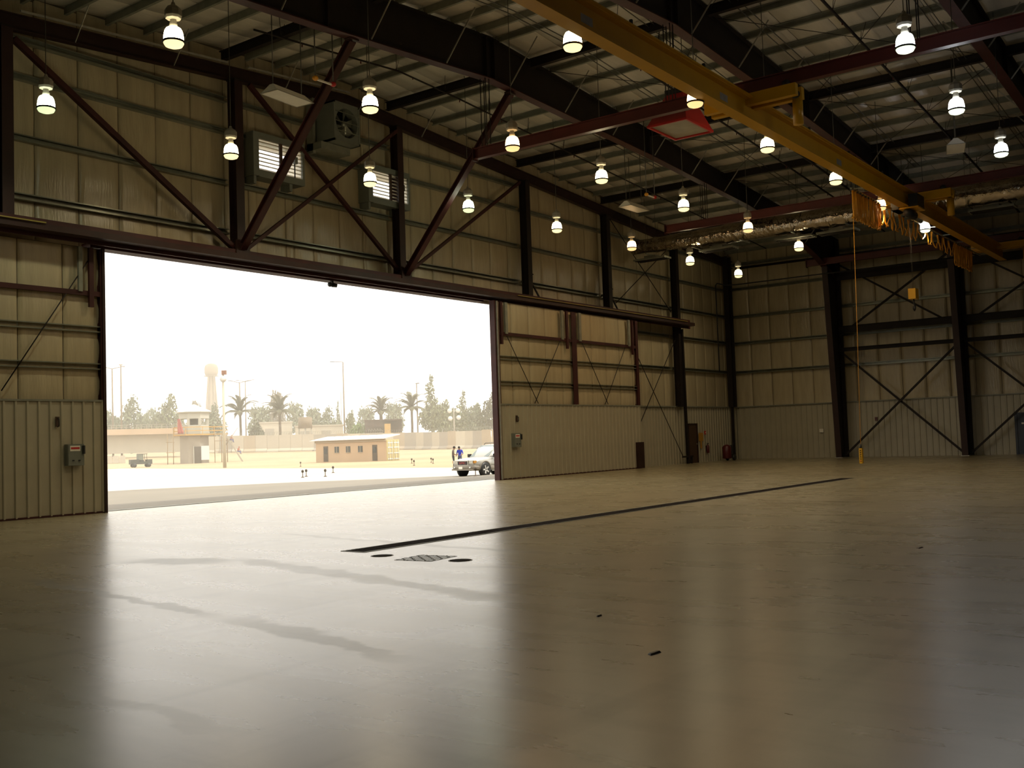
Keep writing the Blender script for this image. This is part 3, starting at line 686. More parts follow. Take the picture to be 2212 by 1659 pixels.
for i, (yy, lb) in enumerate(((24.1, 'at the end of the foil duct by the doorway wall'), (20.6, 'second along the foil duct from the doorway wall'), (16.9, 'under the middle of the foil duct'), (15.0, 'under the foil duct left of the festoon bundle'), (8.8, 'under the foil duct right of the crane girder'))):
    d = thing('air_diffuser', 'flat grey supply diffuser hung '+lb, 'diffuser', 'diffusers under the duct', (44.25, yy, 10.06))
    MB().box(-.35, .35, -.85, .85, -.03, .05).build('diffuser_plate', galvd, d); MB().box(-.25, .25, -.3, .3, .05, .17).build('neck', galvd, d)
    for s in (-.22, 0, .22): MB().box(s-.02, s+.02, -.8, .8, -.06, -.03).build('vane', darks, d)
# ------------------------------------------------------------------ high bay lamps
ballm = mat('ballast_enamel', (.33, .31, .25), .5, 0, .05, 4)
def lampmat(name, c1, s1, c2, s2):
    a = mat(name+'_glass', (.8, .8, .75), .3, 0, 0, emit=c1, estr=s1); b = mat(name+'_lens', (.8, .8, .7), .3, 0, 0, emit=c2, estr=s2); return a, b
LM = {'w': lampmat('warm_lamp', (1, .83, .50), 22, (1, .80, .38), 1.5), 'o': lampmat('amber_lamp', (1, .62, .28), 12, (1, .62, .25), 1.3),
      'g': lampmat('green_white_lamp', (.93, 1, .72), 22, (.80, .95, .50), 1.1), 'b': lampmat('cool_lamp', (.92, .96, 1), 24, (.88, .97, .72), 1.4)}
LC = {'w': (1, .82, .52), 'o': (1, .64, .32), 'g': (.95, 1, .74), 'b': (1, .95, .86)}
rows = ['in the row nearest the doorway wall', 'in the second row from the doorway', 'in the row along the crane girder', 'in the row nearest the viewer']
LAMPS = [(0, 12.65, 22.46, 'g', 'first'), (0, 17.96, 22.55, 'w', 'second'), (0, 22.75, 22.0, 'w', 'third'), (0, 27.71, 22.15, 'g', 'fourth'), (0, 32.89, 21.98, 'w', 'fifth'), (0, 38.46, 21.9, 'o', 'sixth'), (0, 43.92, 21.92, 'w', 'seventh'), (0, 49.42, 21.98, 'w', 'eighth'),
         (1, 12.19, 16.98, 'w', 'first'), (1, 17.66, 17.01, 'w', 'second'), (1, 22.64, 16.49, 'o', 'third'), (1, 27.47, 16.62, 'w', 'fourth'), (1, 33.04, 16.65, 'w', 'fifth'), (1, 38.46, 16.61, 'o', 'sixth'), (1, 44.15, 16.73, 'w', 'seventh'),
         (2, 17.58, 11.2, 'w', 'first'), (2, 22.63, 10.98, 'o', 'second'), (2, 27.75, 11.29, 'w', 'third'), (2, 33.03, 11.18, 'w', 'fourth'), (2, 38.2, 11.35, 'o', 'fifth'), (2, 43.96, 11.32, 'b', 'sixth'),
         (3, 22.38, 5.96, 'b', 'first'), (3, 27.74, 6.22, 'b', 'second'), (3, 33.18, 6.27, 'b', 'third')]
proto = {}
for (r, x, y, k, nth) in LAMPS:
    z = 9.5
    t = thing('pendant_lamp', 'lit high bay lamp, %s from left %s' % (nth, rows[r]), 'lamp', 'high bay lamps', (x, y, z))
    if k not in proto:
        dome = MB().lathe((0, 0, 0), [(.194, .08), (.192, .15), (.184, .22), (.168, .285), (.142, .33), (.105, .352), (.06, .358)], 20).build('glass_dome', LM[k][0], t)
        lens = MB().lathe((0, 0, 0), [(0, -.05), (.10, -.042), (.165, -.015), (.192, .03), (.196, .06)], 20).build('lens', LM[k][1], t)
        rim = MB().lathe((0, 0, 0), [(.198, .048), (.214, .054), (.214, .084), (.198, .09), (.188, .07)], 20).build('rim', darks, t)
        col = MB().lathe((0, 0, 0), [(.085, .355), (.075, .42), (.06, .5), (.06, .52)], 14).build('collar', ballm, t)
        bal = MB().lathe((0, 0, 0), [(.06, .51), (.15, .53), (.165, .58), (.165, .70), (.12, .76), (.05, .80), (.03, .86)], 8, False).build('ballast_housing', ballm, t)
        proto[k] = (dome, lens, rim, col, bal)
    else:
        for p in proto[k]: share(p, t)
    MB().tube([(0, 0, .85), (0, 0, zroof(x)-z+.01)], .011, 5).build('hanging_rod', chain, t)
    ld = bpy.data.lights.new('lamp_light', 'SPOT'); ld.energy = 230; ld.color = LC[k]; ld.shadow_soft_size = .16; ld.spot_size = math.radians(165); ld.spot_blend = .6
    lo = bpy.data.objects.new('lamp_light', ld); link(lo, t); lo.location = (0, 0, -.1)
# ------------------------------------------------------------------ heaters, reflectors, detectors
def reflector(x, y, z, ang, L, lb, zc):
    t = thing('radiant_reflector', lb, 'heater', 'radiant reflectors', (x, y, z), ang)
    MB().add([(-L/2, -.28, -.12), (L/2, -.28, -.12), (L/2, .28, -.12), (-L/2, .28, -.12), (-L/2+.1, -.06, .1), (L/2-.1, -.06, .1), (L/2-.1, .06, .1), (-L/2+.1, .06, .1)],
             [(4, 5, 6, 7), (0, 1, 5, 4), (1, 2, 6, 5), (2, 3, 7, 6), (3, 0, 4, 7)]).build('hood', whitep, t)
    MB().box(-L/2+.05, L/2-.05, -.27, .27, -.12, -.10).build('grille', whitep, t)
    MB().tube([(-L/2, -.28, -.12), (L/2, -.28, -.12), (L/2, .28, -.12), (-L/2, .28, -.12), (-L/2, -.28, -.12)], .012, 5).build('rim', lightst, t)
    for s in (-1, 1): MB().tube([(s*(L/2-.15), 0, .1), (s*(L/2-.15), 0, zc-z)], .014, 5).build('hanging_rod', chain, t)
reflector(17.75, 20.0, 10.62, .1, 1.35, 'white trough reflector heater hanging beside the far left kicker strut', ztop(17.7))
reflector(35.7, 20.15, 10.65, .0, 1.5, 'white trough reflector heater hanging in the bay above the closed door leaf', ztop(35.7))
reflector(35.7, 8.1, 10.7, .25, 1.3, 'white trough reflector heater hanging near the right picture edge', ztop(35.7))
t = thing('hopper_heater', 'red flared heater hood with pale grille hanging left of the crane girder', 'heater', None, (26.9, 13.55, 10.42))
MB().add([(-.85, -.62, 0), (.85, -.62, 0), (.85, .62, 0), (-.85, .62, 0), (-.3, -.28, .95), (.3, -.28, .95), (.3, .28, .95), (-.3, .28, .95)], [(4, 5, 6, 7), (0, 1, 5, 4), (1, 2, 6, 5), (2, 3, 7, 6), (3, 0, 4, 7)]).build('hood', redp, t)
MB().box(-.86, .86, -.63, -.58, -.05, .01).box(-.86, .86, .58, .63, -.05, .01).box(-.86, -.81, -.58, .58, -.05, .01).box(.81, .86, -.58, .58, -.05, .01).build('rim', redp, t)
MB().box(-.8, .8, -.57, .57, .0, .02).build('grille', mat('heater_grille', (.30, .26, .19), .6), t)
MB().box(-.32, .32, -.3, .3, .95, 1.1).build('motor_housing', blackp, t)
for s in (-.28, .28): MB().tube([(s, 0, 1.1), (s, 0, zroof(26.9)-10.41)], .012, 5).build('hanging_rod', chain, t)
for (x, y, z, lb) in ((18.95, 19.9, 11.2, 'red and white flame detector pair hanging beside the left kicker strut'), (34.6, 18.8, 10.6, 'red and white flame detector pair hanging left of the trough heater')):
    t = thing('flame_detector', lb, 'detector', 'flame detectors', (x, y, z))
    for s, m in ((-.32, yellowd), (.32, redp)):
        MB().tube([(s, 0, .1), (s, 0, ztop(x)-z)], .018, 6).build('drop_pipe', chain, t); MB().ball((s, 0, .04), .085, 10, 6, (1, 1, .8)).build('detector_head', m, t)
    MB().bar((-.32, 0, .02), (.32, 0, .02), .05, .04).build('cross_arm', whitep, t)
# ------------------------------------------------------------------ floor drain, covers
t = thing('trench_drain', 'long narrow dark trench drain with steel grates across the floor', 'drain', None, (0, 11.27, 0))
MB().box(11.1, 33.0, -.25, -.21, 0, .006).box(11.1, 33.0, .21, .25, 0, .006).box(11.07, 11.1, -.25, .25, 0, .006).build('frame', galvd, t)
MB().box(11.1, 33.0, -.21, .21, 0, .002).build('channel', draind, t)
g0 = None
for k in range(36):
    if g0 is None:
        mb = MB()
        for j in range(6): mb.box(0, .585, -.20+.075*j, -.175+.075*j, .001, .005)
        for j in range(3): mb.box(.0+.28*j, .02+.28*j, -.2, .2, .001, .0045)
        g0 = mb.build('grate', draind, t); o = g0
    else: o = share(g0, t)
    o.location = (11.12+.608*k, 0, .0)
t = thing('square_hatch', 'square chequered steel hatch in the floor between two round covers', 'hatch', None, (10.85, 9.62, 0), .1)
MB().box(-.31, .31, -.31, .31, 0, .004).build('plate', galv, t)
mb = MB()
for i in range(7):
    for j in range(7):
        c = (-.26+.087*i, -.26+.087*j); s = .03; q = 1 if (i+j) % 2 else -1
        mb.bar((c[0]-s, c[1]-s*q, .004), (c[0]+s, c[1]+s*q, .004), .03, .005)
mb.build('tread_pattern', darks, t, kind='stuff')
for (x, y, lb) in ((10.85, 10.45, 'round dark manhole cover in the floor beside the trench drain end'), (10.82, 8.98, 'round dark manhole cover in the floor right of the square hatch')):
    t = thing('manhole_cover', lb, 'cover', 'round floor covers', (x, y, 0)); MB().lathe((0, 0, 0), [(.15, 0), (.15, .004), (.13, .006)], 24).build('cover_plate', draind, t); MB().lathe((0, 0, 0), [(.165, 0), (.165, .003), (.15, .003)], 24).build('ring', galvd, t)
for (x, y, r, lb) in ((6.76, 3.8, .05, 'small dark scrap lying on the floor in the right foreground'), (7.93, 5.0, .025, 'tiny dark scrap on the floor right of the bright doorway reflection'), (14.12, 3.93, .06, 'little dark scrap on the floor far to the right')):
    o = MB().add([(-r*1.6, -r*.4, 0), (r*1.2, -r*.6, 0), (r*1.7, r*.3, 0), (-r, r*.5, 0), (-r*1.3, -r*.2, .012), (r, -r*.4, .014), (r*1.3, r*.2, .01), (-r*.8, r*.3, .012)], [(3, 2, 1, 0), (4, 5, 6, 7), (0, 1, 5, 4), (1, 2, 6, 5), (2, 3, 7, 6), (3, 0, 4, 7)]).build('floor_scrap', brownp)
    o.location = (x, y, 0); tag(o, lb, 'scrap')
# ================================================================== OUTSIDE
random.seed(23)
OUT = .62
dirt = mat('dusty_ground', (.50, .36, .20), .9, 0, .12, .06)
concrete = mat('bright_concrete', (.60, .55, .46), .85, 0, .06, .08)
asphalt = mat('grey_apron', (.27, .235, .18), .8, 0, .08, .2)
tw = [mat('barrier_concrete_%s' % n, c, .85, 0, .06, .4) for n, c in (('cream', (.56, .49, .38)), ('buff', (.50, .40, .28)), ('grey', (.42, .37, .30)), ('pale', (.64, .57, .44)))]
tanw = mat('tan_render', (.62, .44, .28), .85, 0, .05, .3)
contw = mat('container_cream', (.62, .52, .26), .6, 0, .05, .5)
roofw = mat('white_roof', (.80, .78, .74), .6, 0, .04, .5)
twrm = mat('tower_plaster', (.42, .36, .28), .85, 0, .08, .4)
twrt = mat('tower_top_plaster', (.52, .50, .42), .8, 0, .06, .4)
glassd = mat('dark_glass', (.05, .055, .05), .15, 0, 0)
doorb = mat('brown_door', (.10, .075, .05), .6, 0, .1, 2)
timber = mat('scaffold_timber', (.62, .36, .09), .7, 0, .1, 2)
pipeo = mat('scaffold_pipe', (.40, .28, .15), .6, .2, .1, 2)
polem = mat('pale_pole', (.42, .37, .29), .6, 0, .05, 1)
poled = mat('weathered_pole', (.22, .17, .11), .7, 0, .05, 1)
bark = mat('bark', (.13, .09, .055), .9, 0, .2, 1)
leafs = [mat('leaf_%s' % n, c, .8, 0, .25, .4) for n, c in (('olive', (.19, .21, .095)), ('grey_green', (.19, .22, .125)), ('dark', (.11, .12, .06)), ('fresh', (.17, .26, .06)), ('dusty', (.22, .185, .12)))]
palml = mat('palm_frond', (.14, .135, .07), .7, 0, .2, .6)
rust = mat('dark_shed', (.075, .040, .028), .8, 0, .25, .8)
def gz(x, y):
    pts = [(-100, 0), (26, 0), (40, -.55), (110, -.70), (145, -.65), (181, .3), (260, 1.5), (900, 4), (2000, 8)]
    z = 0
    for (a, za), (b, zb) in zip(pts[:-1], pts[1:]):
        if a <= y <= b: z = za+(zb-za)*(y-a)/(b-a)
    return z+max(0, min((x-110)*.0135, 1.5))
def pol(az, d):
    a = math.radians(az); return d*math.sin(a), d*math.cos(a)
def at(az, d, dz=0):
    x, y = pol(az, d); return (x, y, gz(x, y)+dz)
def grid_ground(name, ys, xl, xr, n, dz, m):
    mb = MB(); vs = []
    for y in ys:
        a, b = xl(y), xr(y)
        for k in range(n+1):
            x = a+(b-a)*k/n; vs.append((x, y, gz(x, y)+dz))
    mb.add(vs, [(i*(n+1)+k, i*(n+1)+k+1, (i+1)*(n+1)+k+1, (i+1)*(n+1)+k) for i in range(len(ys)-1) for k in range(n)], True)
    return struct(mb.build(name, m))
def interp(pts, y):
    for (a, va), (b, vb) in zip(pts[:-1], pts[1:]):
        if a <= y <= b: return va+(vb-va)*(y-a)/(b-a)
    return pts[-1][1]
grid_ground('ground', [25.9, 30, 35, 40, 60, 85, 110, 128, 145, 163, 181, 220, 260, 400, 600, 900, 1500], lambda y: -200, lambda y: 1000, 40, -.03, dirt)
grid_ground('pavement', [25.9, 30, 35, 40, 60, 85, 110, 130], lambda y: -150, lambda y: 59+.24*(y-26), 12, 0, concrete)
RL = [(25.9, 65), (38.9, 50.4), (47.8, 42.8), (53, 35), (56, 18), (58, -100)]
grid_ground('road', [25.9, 30, 35, 38.9, 44, 47.8, 50.5, 53, 54.5, 56, 57, 58], lambda y: -150, lambda y: interp(RL, y), 8, .012, asphalt)
MB().box(DX0-3, DX1+4, 25.88, 26.3, -.25, .005).build('sill_strip', galvd, wallF)
# --- concrete barrier wall, panel by panel
t = thing('barrier_wall', 'long pale concrete panel wall across the yard beyond the container', 'wall')
line = [pol(az, d) for az, d in ((35.8, 236), (38.3, 230), (43.2, 226), (48.1, 220), (52.2, 203), (55, 196))]
panels = []
src = None
for (a, b) in zip(line[:-1], line[1:]):
    L = math.hypot(b[0]-a[0], b[1]-a[1]); n = max(1, int(L/2.45)); ang = math.atan2(b[1]-a[1], b[0]-a[0])
    for k in range(n):
        u = (k+.5)/n; x, y = a[0]+(b[0]-a[0])*u, a[1]+(b[1]-a[1])*u
        mi = random.choice([0, 0, 1, 2, 3, 0, 2])
        if (mi,) not in panels: pass
        key = 'p%d' % mi
        if key not in proto:
            w = L/n*.985
            proto[key] = MB().add([(-w/2, -.6, 0), (w/2, -.6, 0), (w/2, .6, 0), (-w/2, .6, 0), (-w/2, -.6, .25), (w/2, -.6, .25), (w/2, .6, .25), (-w/2, .6, .25), (-w/2, -.14, .7), (w/2, -.14, .7), (w/2, .14, .7), (-w/2, .14, .7), (-w/2, -.11, 3.55), (w/2, -.11, 3.55), (w/2, .11, 3.55), (-w/2, .11, 3.55)],
                [(3, 2, 1, 0)]+[(4*i+j, 4*i+(j+1) % 4, 4*i+4+(j+1) % 4, 4*i+4+j) for i in range(3) for j in range(4)]+[(12, 13, 14, 15)]).build('wall_panel', tw[mi], t); o = proto[key]
        else: o = share(proto[key], t)
        o.location = (x, y, gz(x, y)+random.uniform(-.06, .1)); o.rotation_euler = (0, 0, ang)
mb = MB()
for (a, b) in zip(line[:-1], line[1:]):
    L = math.hypot(b[0]-a[0], b[1]-a[1]); n = int(L/.5); pts = []
    for k in range(n*6):
        u = k/(n*6); x, y = a[0]+(b[0]-a[0])*u, a[1]+(b[1]-a[1])*u; th = 2*math.pi*k/6
        pts.append((x+.1*math.sin(th), y+.3*math.cos(th), gz(x, y)+3.95+.3*math.sin(th)))
    mb.tube(pts, .022, 3, True, False)
mb.build('razor_wire', galv, t, kind='stuff')
# --- overpass at the left
t = thing('overpass', 'long tan overpass deck crossing behind the guard tower at the left', 'bridge')
a, b = pol(30, 222), pol(36.6, 214)
MB().bar((a[0], a[1], 5.6), (b[0], b[1], 5.35), 6, 1.1).build('deck', tanw, t); MB().bar((a[0], a[1], 3.4), (b[0], b[1], 3.2), 1.0, 3.9).build('embankment_wall', tw[3], t)
for k in range(28):
    u = k/27; MB().bar((a[0]+(b[0]-a[0])*u, a[1]+(b[1]-a[1])*u-2.8, 6.1-.25*u), (a[0]+(b[0]-a[0])*u, a[1]+(b[1]-a[1])*u-2.8, 6.95-.25*u), .07, .07).build('rail_post', polem, t)
for z in (6.5, 6.95): MB().bar((a[0], a[1]-2.8, z), (b[0], b[1]-2.8, z-.25), .07, .07).build('rail', polem, t)
for i, (az, lb) in enumerate(((32.20, 'leftmost of the pale blocks below the overpass'), (32.51, 'middle of the pale blocks below the overpass'), (32.82, 'rightmost of the pale blocks below the overpass'))):
    x, y, z = at(az, 190); o = MB().add([(-.5, -.4, 0), (.5, -.4, 0), (.5, .4, 0), (-.5, .4, 0), (-.42, -.3, 1.3), (.42, -.3, 1.3), (.42, .3, 1.3), (-.42, .3, 1.3)], [(3, 2, 1, 0), (4, 5, 6, 7), (0, 1, 5, 4), (1, 2, 6, 5), (2, 3, 7, 6), (3, 0, 4, 7)]).build('concrete_block', tw[0]); o.location = (x, y, z); o.rotation_euler = (0, 0, -.6); tag(o, lb, 'block', 'blocks below the overpass')
# --- guard tower
tx, ty, tz = at(36.38, 180)
t = thing('guard_tower', 'grey octagonal guard tower with white pyramid roof and wooden balcony', 'tower', None, (tx, ty, tz), math.radians(-36.4))
def octa(r, z0, z1, r1=None):
    r1 = r1 or r
    return MB().add([(r*math.cos(math.pi/8+k*math.pi/4), r*math.sin(math.pi/8+k*math.pi/4), z0) for k in range(8)]+[(r1*math.cos(math.pi/8+k*math.pi/4), r1*math.sin(math.pi/8+k*math.pi/4), z1) for k in range(8)],
        [tuple(range(7, -1, -1)), tuple(range(8, 16))]+[(k, (k+1) % 8, 8+(k+1) % 8, 8+k) for k in range(8)])
octa(2.45, 0, 4.6).build('lower_wall', twrm, t); octa(2.55, 4.85, 6.3).build('parapet_wall', twrt, t); octa(2.6, 7.35, 8.35).build('upper_wall', twrt, t)
for k in range(8):
    a = math.pi/8+k*math.pi/4; MB().bar((2.35*math.cos(a), 2.35*math.sin(a), 6.3), (2.35*math.cos(a), 2.35*math.sin(a), 7.35), .42, .42).build('window_pier', twrt, t)
octa(.7, 5.0, 7.3).build('inner_core', doorb, t)
octa(3.0, 8.35, 8.5).build('eave', twrt, t); octa(3.05, 8.5, 9.75, .15).build('roof', roofw, t)
octa(3.5, 4.6, 4.82).build('balcony_deck', timber, t)
for k in range(8):
    a0, a1 = math.pi/8+k*math.pi/4, math.pi/8+(k+1)*math.pi/4
    for z in (5.35, 5.95):
        MB().bar((3.45*math.cos(a0), 3.45*math.sin(a0), z), (3.45*math.cos(a1), 3.45*math.sin(a1), z), .08, .12).build('balcony_rail', timber, t)
    MB().bar((3.45*math.cos(a0), 3.45*math.sin(a0), 4.8), (3.45*math.cos(a0), 3.45*math.sin(a0), 6.0), .09, .09).build('rail_post', timber, t)
MB().box(-.05, 1.05, -2.42, -2.25, 0, 2.75).build('doorway', doorb, t); MB().box(-.2, -.05, -2.46, -2.25, 0, 2.9).build('door_frame', twrt, t); MB().box(1.05, 2.3, -2.5, -2.35, .55, 2.85).build('white_board', roofw, t)
for x in (-4.2, -3.3, 3.2, 4.3, 5.2):
    for y in (-2.4, -.6): MB().tube([(x, y, 0), (x, y, 6 if abs(x) < 4 else 4.9)], .05, 6).build('scaffold_pole', pipeo, t)
for z in (1.9, 3.6): 
    for s in (-1, 1): MB().tube([(s*3.1, -2.4, z), (s*(4.4 if s < 0 else 5.3), -2.4, z)], .045, 5).build('scaffold_ledger', pipeo, t)
MB().bar((2.8, -1.6, 4.7), (5.3, -1.6, 4.7), 1.6, .12).build('scaffold_boards', timber, t)
for z in (5.3, 5.9): MB().bar((2.8, -2.4, z), (5.4, -2.4, z), .1, .14).build('scaffold_rail', timber, t)
for s in (-.45, .45): MB().bar((4.9+s*.0, -2.6+s, 4.6), (7.6, -2.6+s, 0), .1, .2).build('stair_stringer', polem, t)
for k in range(12): MB().cbox((4.9+2.7*(k+.5)/12, -2.6, 4.6-4.6*(k+.5)/12), .24, .9, .05).build('stair_tread', polem, t)
o = MB()
vs = []; 
for i in range(9):
    for k in range(7): vs.append((-2.55+.16*k-(.012*k*i), -3.55+.08*math.sin(2*k+i*.7), 4.9+.3*i))
o.add(vs, [(i*7+k, i*7+k+1, (i+1)*7+k+1, (i+1)*7+k) for i in range(8) for k in range(6)], True)
o = o.build('tarp', mat('faded_red_cloth', (.45, .12, .09), .8, 0, .1, 1)); sd = o.modifiers.new('solid', 'SOLIDIFY'); sd.thickness = .03
o.location = (tx, ty, tz); o.rotation_euler = (0, 0, math.radians(-36.4)); tag(o, 'faded red cloth hanging over the left side of the tower balcony', 'cloth')
# --- office made of a shipping container
c0, c1 = pol(42.67, 145.5), pol(46.46, 137)
ang = math.atan2(c1[1]-c0[1], c1[0]-c0[0]); L = math.hypot(c1[0]-c0[0], c1[1]-c0[1])
t = thing('container_office', 'tan container office with two doors, three windows and white roof', 'building', None, (c0[0], c0[1], gz(*c0)-.05), ang)
MB().box(0, L, 0, 2.6, 0, 2.85).build('wall', tanw, t)
MB().add([(-.75, -.45, 2.95), (L-.1, -.45, 2.95), (L-.1, 3.0, 3.45), (-.75, 3.0, 3.45), (-.75, -.45, 3.05), (L-.1, -.45, 3.05), (L-.1, 3.0, 3.55), (-.75, 3.0, 3.55)], [(3, 2, 1, 0), (4, 5, 6, 7), (0, 1, 5, 4), (1, 2, 6, 5), (2, 3, 7, 6), (3, 0, 4, 7)]).build('roof', roofw, t)
MB().box(-.1, L, -.12, 0, 2.62, 2.98).build('fascia', tw[1], t)
for x in [-.6+1.55*k for k in range(7)]: MB().bar((x, -.45, 3.06), (x, 3.0, 3.56), .05, .05).build('roof_batten', tw[2], t)
for x in (L*.115, L*.81):
    d = MB().box(x, x+.82, -.05, .05, .12, 2.2).build('door', doorb, t); MB().box(x+.15, x+.67, -.07, -.05, 1.15, 1.95).build('door_glass', glassd, d)
for x in (L*.277, L*.44, L*.612):
    w = MB().box(x, x+.78, -.04, .05, 1.3, 2.12).build('window', glassd, t); MB().box(x+.36, x+.42, -.07, -.04, 1.3, 2.12).build('mullion', tw[0], w); MB().box(x-.04, x+.82, -.08, -.04, 1.24, 1.3).build('window_sill', tw[1], w)
MB().box(L, L+.04, .0, 2.6, .05, 2.85).build('container_end', contw, t)
for k in range(2):
    d = MB().box(L+.04, L+.09, .08+1.25*k, 1.27+1.25*k, .12, 2.72).build('container_door', contw, t)
    for z in (.25, 1.0, 1.75, 2.35): MB().box(L+.09, L+.13, .14+1.25*k, 1.2+1.25*k, z, z+.12).build('door_rib', roofw, d)
    for y in (.38, .95): MB().tube([(L+.13, y+1.25*k, .15), (L+.13, y+1.25*k, 2.7)], .03, 6).build('lock_rod', roofw, d)
# --- utility vehicle
x, y, z = at(33.70, 160)
t = thing('utility_cart', 'small dark utility cart parked left of the guard tower', 'cart', None, (x, y, z), math.radians(-20))
dk = mat('cart_dark', (.06, .065, .05), .6, 0, .1, 2)
MB().box(-1.5, 1.5, -.65, .65, .45, .85).build('chassis', dk, t); MB().box(-1.5, -.3, -.68, .68, .85, 1.15).build('cargo_bed', dk, t); MB().box(.8, 1.5, -.6, .6, .85, 1.1).build('hood', dk, t)
MB().box(-.2, .35, -.6, .6, .85, 1.05).build('seat', blackp, t); MB().box(-.3, -.18, -.6, .6, 1.0, 1.5).build('seat_back', blackp, t)
for sx in (-.25, .75):
    for sy in (-.6, .6): MB().tube([(sx, sy, .9), (sx-.05, sy, 1.9)], .035, 6).build('roll_bar', dk, t)
MB().box(-.42, .25, -.64, .64, 1.05, 1.88).build('cab_cover', mat('cart_cover', (.20, .21, .16), .8), t); MB().box(-.4, .8, -.66, .66, 1.86, 1.96).build('canopy', mat('cart_canvas', (.16, .16, .13), .8), t)
for sx in (-1.0, 1.0):
    for sy in (-.6, .6): MB().tube([(sx, sy-.12, .3), (sx, sy+.12, .3)], .3, 14).build('wheel', blackp, t)
for s in (-.4, .4): MB().tube([(1.5, s, .95), (1.53, s, .95)], .1, 10).build('headlamp', roofw, t)
# --- light poles
def pole(name, az, d, ztop_, label, kind, cat='lamp post'):
    x, y, z = at(az, d); h = ztop_-z
    t = thing(name, label, cat, 'yard light poles', (x, y, z), math.radians(-az))
    MB().tube([(0, 0, 0), (0, 0, h)], [.2, .13], 8).build('pole', polem if kind == 'quad' else tw[3] if kind == 'speaker' else poled, t)
    if kind == 'double':
        for s in (-1, 1):
            MB().tube([(0, 0, h-.1), (s*.9, 0, h+.15), (s*1.8, 0, h+.35)], .08, 6).build('arm', poled, t); MB().cbox((s*2.1, 0, h+.38), .8, .28, .14).build('lamp_head', doorb, t)
    elif kind == 'single':
        MB().tube([(0, 0, h), (-1.2, 0, h+.1), (-2.0, 0, h+.1)], .08, 6).build('arm', poled, t); MB().cbox((-2.4, 0, h+.1), .9, .3, .16).build('lamp_head', doorb, t)
    elif kind == 'short':
        MB().cbox((.2, 0, h), 1.0, .35, .2).build('lamp_head', doorb, t)
    elif kind == 'mast':
        MB().cbox((0, 0, h), .7, .3, .25).build('lamp_head', polem, t)
    elif kind == 'quad':
        for sx, sz in ((-.85, 0), (.85, 0), (-.75, -1.6), (.95, -1.45)):
            MB().tube([(0, 0, h-.3+sz), (sx, 0, h-.3+sz)], .05, 6).build('arm', polem, t); MB().ball((sx, -.25, h-.3+sz), .48, 12, 8, (1, .45, 1)).build('flood_lamp', roofw, t)
    elif kind == 'speaker':
        MB().cbox((.12, 0, h+.1), .62, .4, .5).build('siren_box', mat('siren_red', (.30, .14, .08), .6), t)
        MB().tube([(0, -.2, h-.6), (0, -.8, h-.75)], [.18, .4], 12).build('siren_horn', roofw, t)
        MB().tube([(0, 0, h*.22), (1.6, 0, h*.42)], .05, 6).build('stay_arm', polem, t)
pole('lamp_post', 32.38, 230, 18.98, 'thin double arm lamp post at the far left of the yard', 'double')
pole('lamp_post', 32.80, 222, 19.11, 'tall plain mast at the far left rising above the overpass', 'mast')
pole('utility_pole', 37.9, 130, 10.7, 'pale pole with siren on top standing just right of the guard tower', 'speaker', 'pole')
pole('lamp_post', 38.74, 240, 16.32, 'double arm lamp post rising from the palm right of the pole', 'double')
pole('lamp_post', 39.03, 290, 19.61, 'thin farther double arm lamp post behind the palm', 'double')
pole('lamp_post', 44.23, 232, 19.86, 'tall single arm lamp post above the container office', 'single')
pole('lamp_post', 44.08, 400, 21.45, 'faint distant double arm lamp post beside the tall one', 'double')
pole('lamp_post', 48.20, 250, 15.73, 'single head lamp post left of the tallest tree', 'short')
pole('floodlight_pole', 50.20, 214, 8.14, 'pole with four round white floodlights behind the barrier wall', 'quad', 'floodlight')
# --- water tower
x, y = pol(37.30, 420); z = 4
t = thing('water_tower', 'pale hazy water tower with round tank far behind the guard tower', 'tower', None, (x, y, z))
wtm = mat('water_tower_concrete', (.30, .22, .15), .9, 0, .05, .05)
h = 30.08-z
for k in range(8):
    a = 2*math.pi*k/8; MB().bar((3.0*math.cos(a), 3.0*math.sin(a), 0), (1.1*math.cos(a), 1.1*math.sin(a), h), .5, .5).build('leg', wtm, t)
MB().lathe((0, 0, 0), [(1.9, 0), (.9, h)], 16).build('core', wtm, t)
MB().lathe((0, 0, h), [(1.5, 0), (2.3, .3), (2.6, 1.3), (2.6, 3.0), (2.2, 4.2), (1.1, 4.8), (0, 4.9)], 20).build('tank', wtm, t); MB().lathe((0, 0, h-.2), [(2.7, 0), (3.0, .1), (2.7, .25)], 20).build('gallery', wtm, t)
# --- buildings behind the wall
def house(az0, az1, d, z1, label, m, depth=8, cat='building'):
    a, b = pol(az0, d), pol(az1, d); an = math.atan2(b[1]-a[1], b[0]-a[0]); L = math.hypot(b[0]-a[0], b[1]-a[1])
    g = min(gz(*a), gz(*b))-.2; t = thing('house', label, cat, None, (a[0], a[1], g), an)
    H = z1-g
    MB().box(0, L, 0, depth, 0, H-.3).build('wall', m, t); MB().box(-.2, L+.2, -.2, depth+.2, H-.3, H).build('roof', tw[0], t)
    for k in range(max(1, int(L/5))): MB().box(1.2+5*k, 3.4+5*k, -.08, 0, H*.45, H*.75).build('window', tw[2], t)
    return t
house(39.75, 41.45, 262, 7.80, 'low cream house behind the barrier wall right of the palm', tw[3])
house(41.60, 44.16, 256, 6.58, 'long low cream house behind the wall above the container roof', tw[3])
house(50.91, 51.98, 290, 5.74, 'small pale house between trees at the right of the yard', tw[3])
x, y, z = at(42.13, 245); t = thing('storage_tank', 'dull brown storage tank above the cream house', 'tank', None, (x, y, z)); h = 8.29-z
MB().lathe((0, 0, h-2.6), [(1.6, 0), (1.6, 2.5), (.2, 2.6)], 16).build('tank_body', mat('tank_brown', (.24, .17, .10), .8), t)
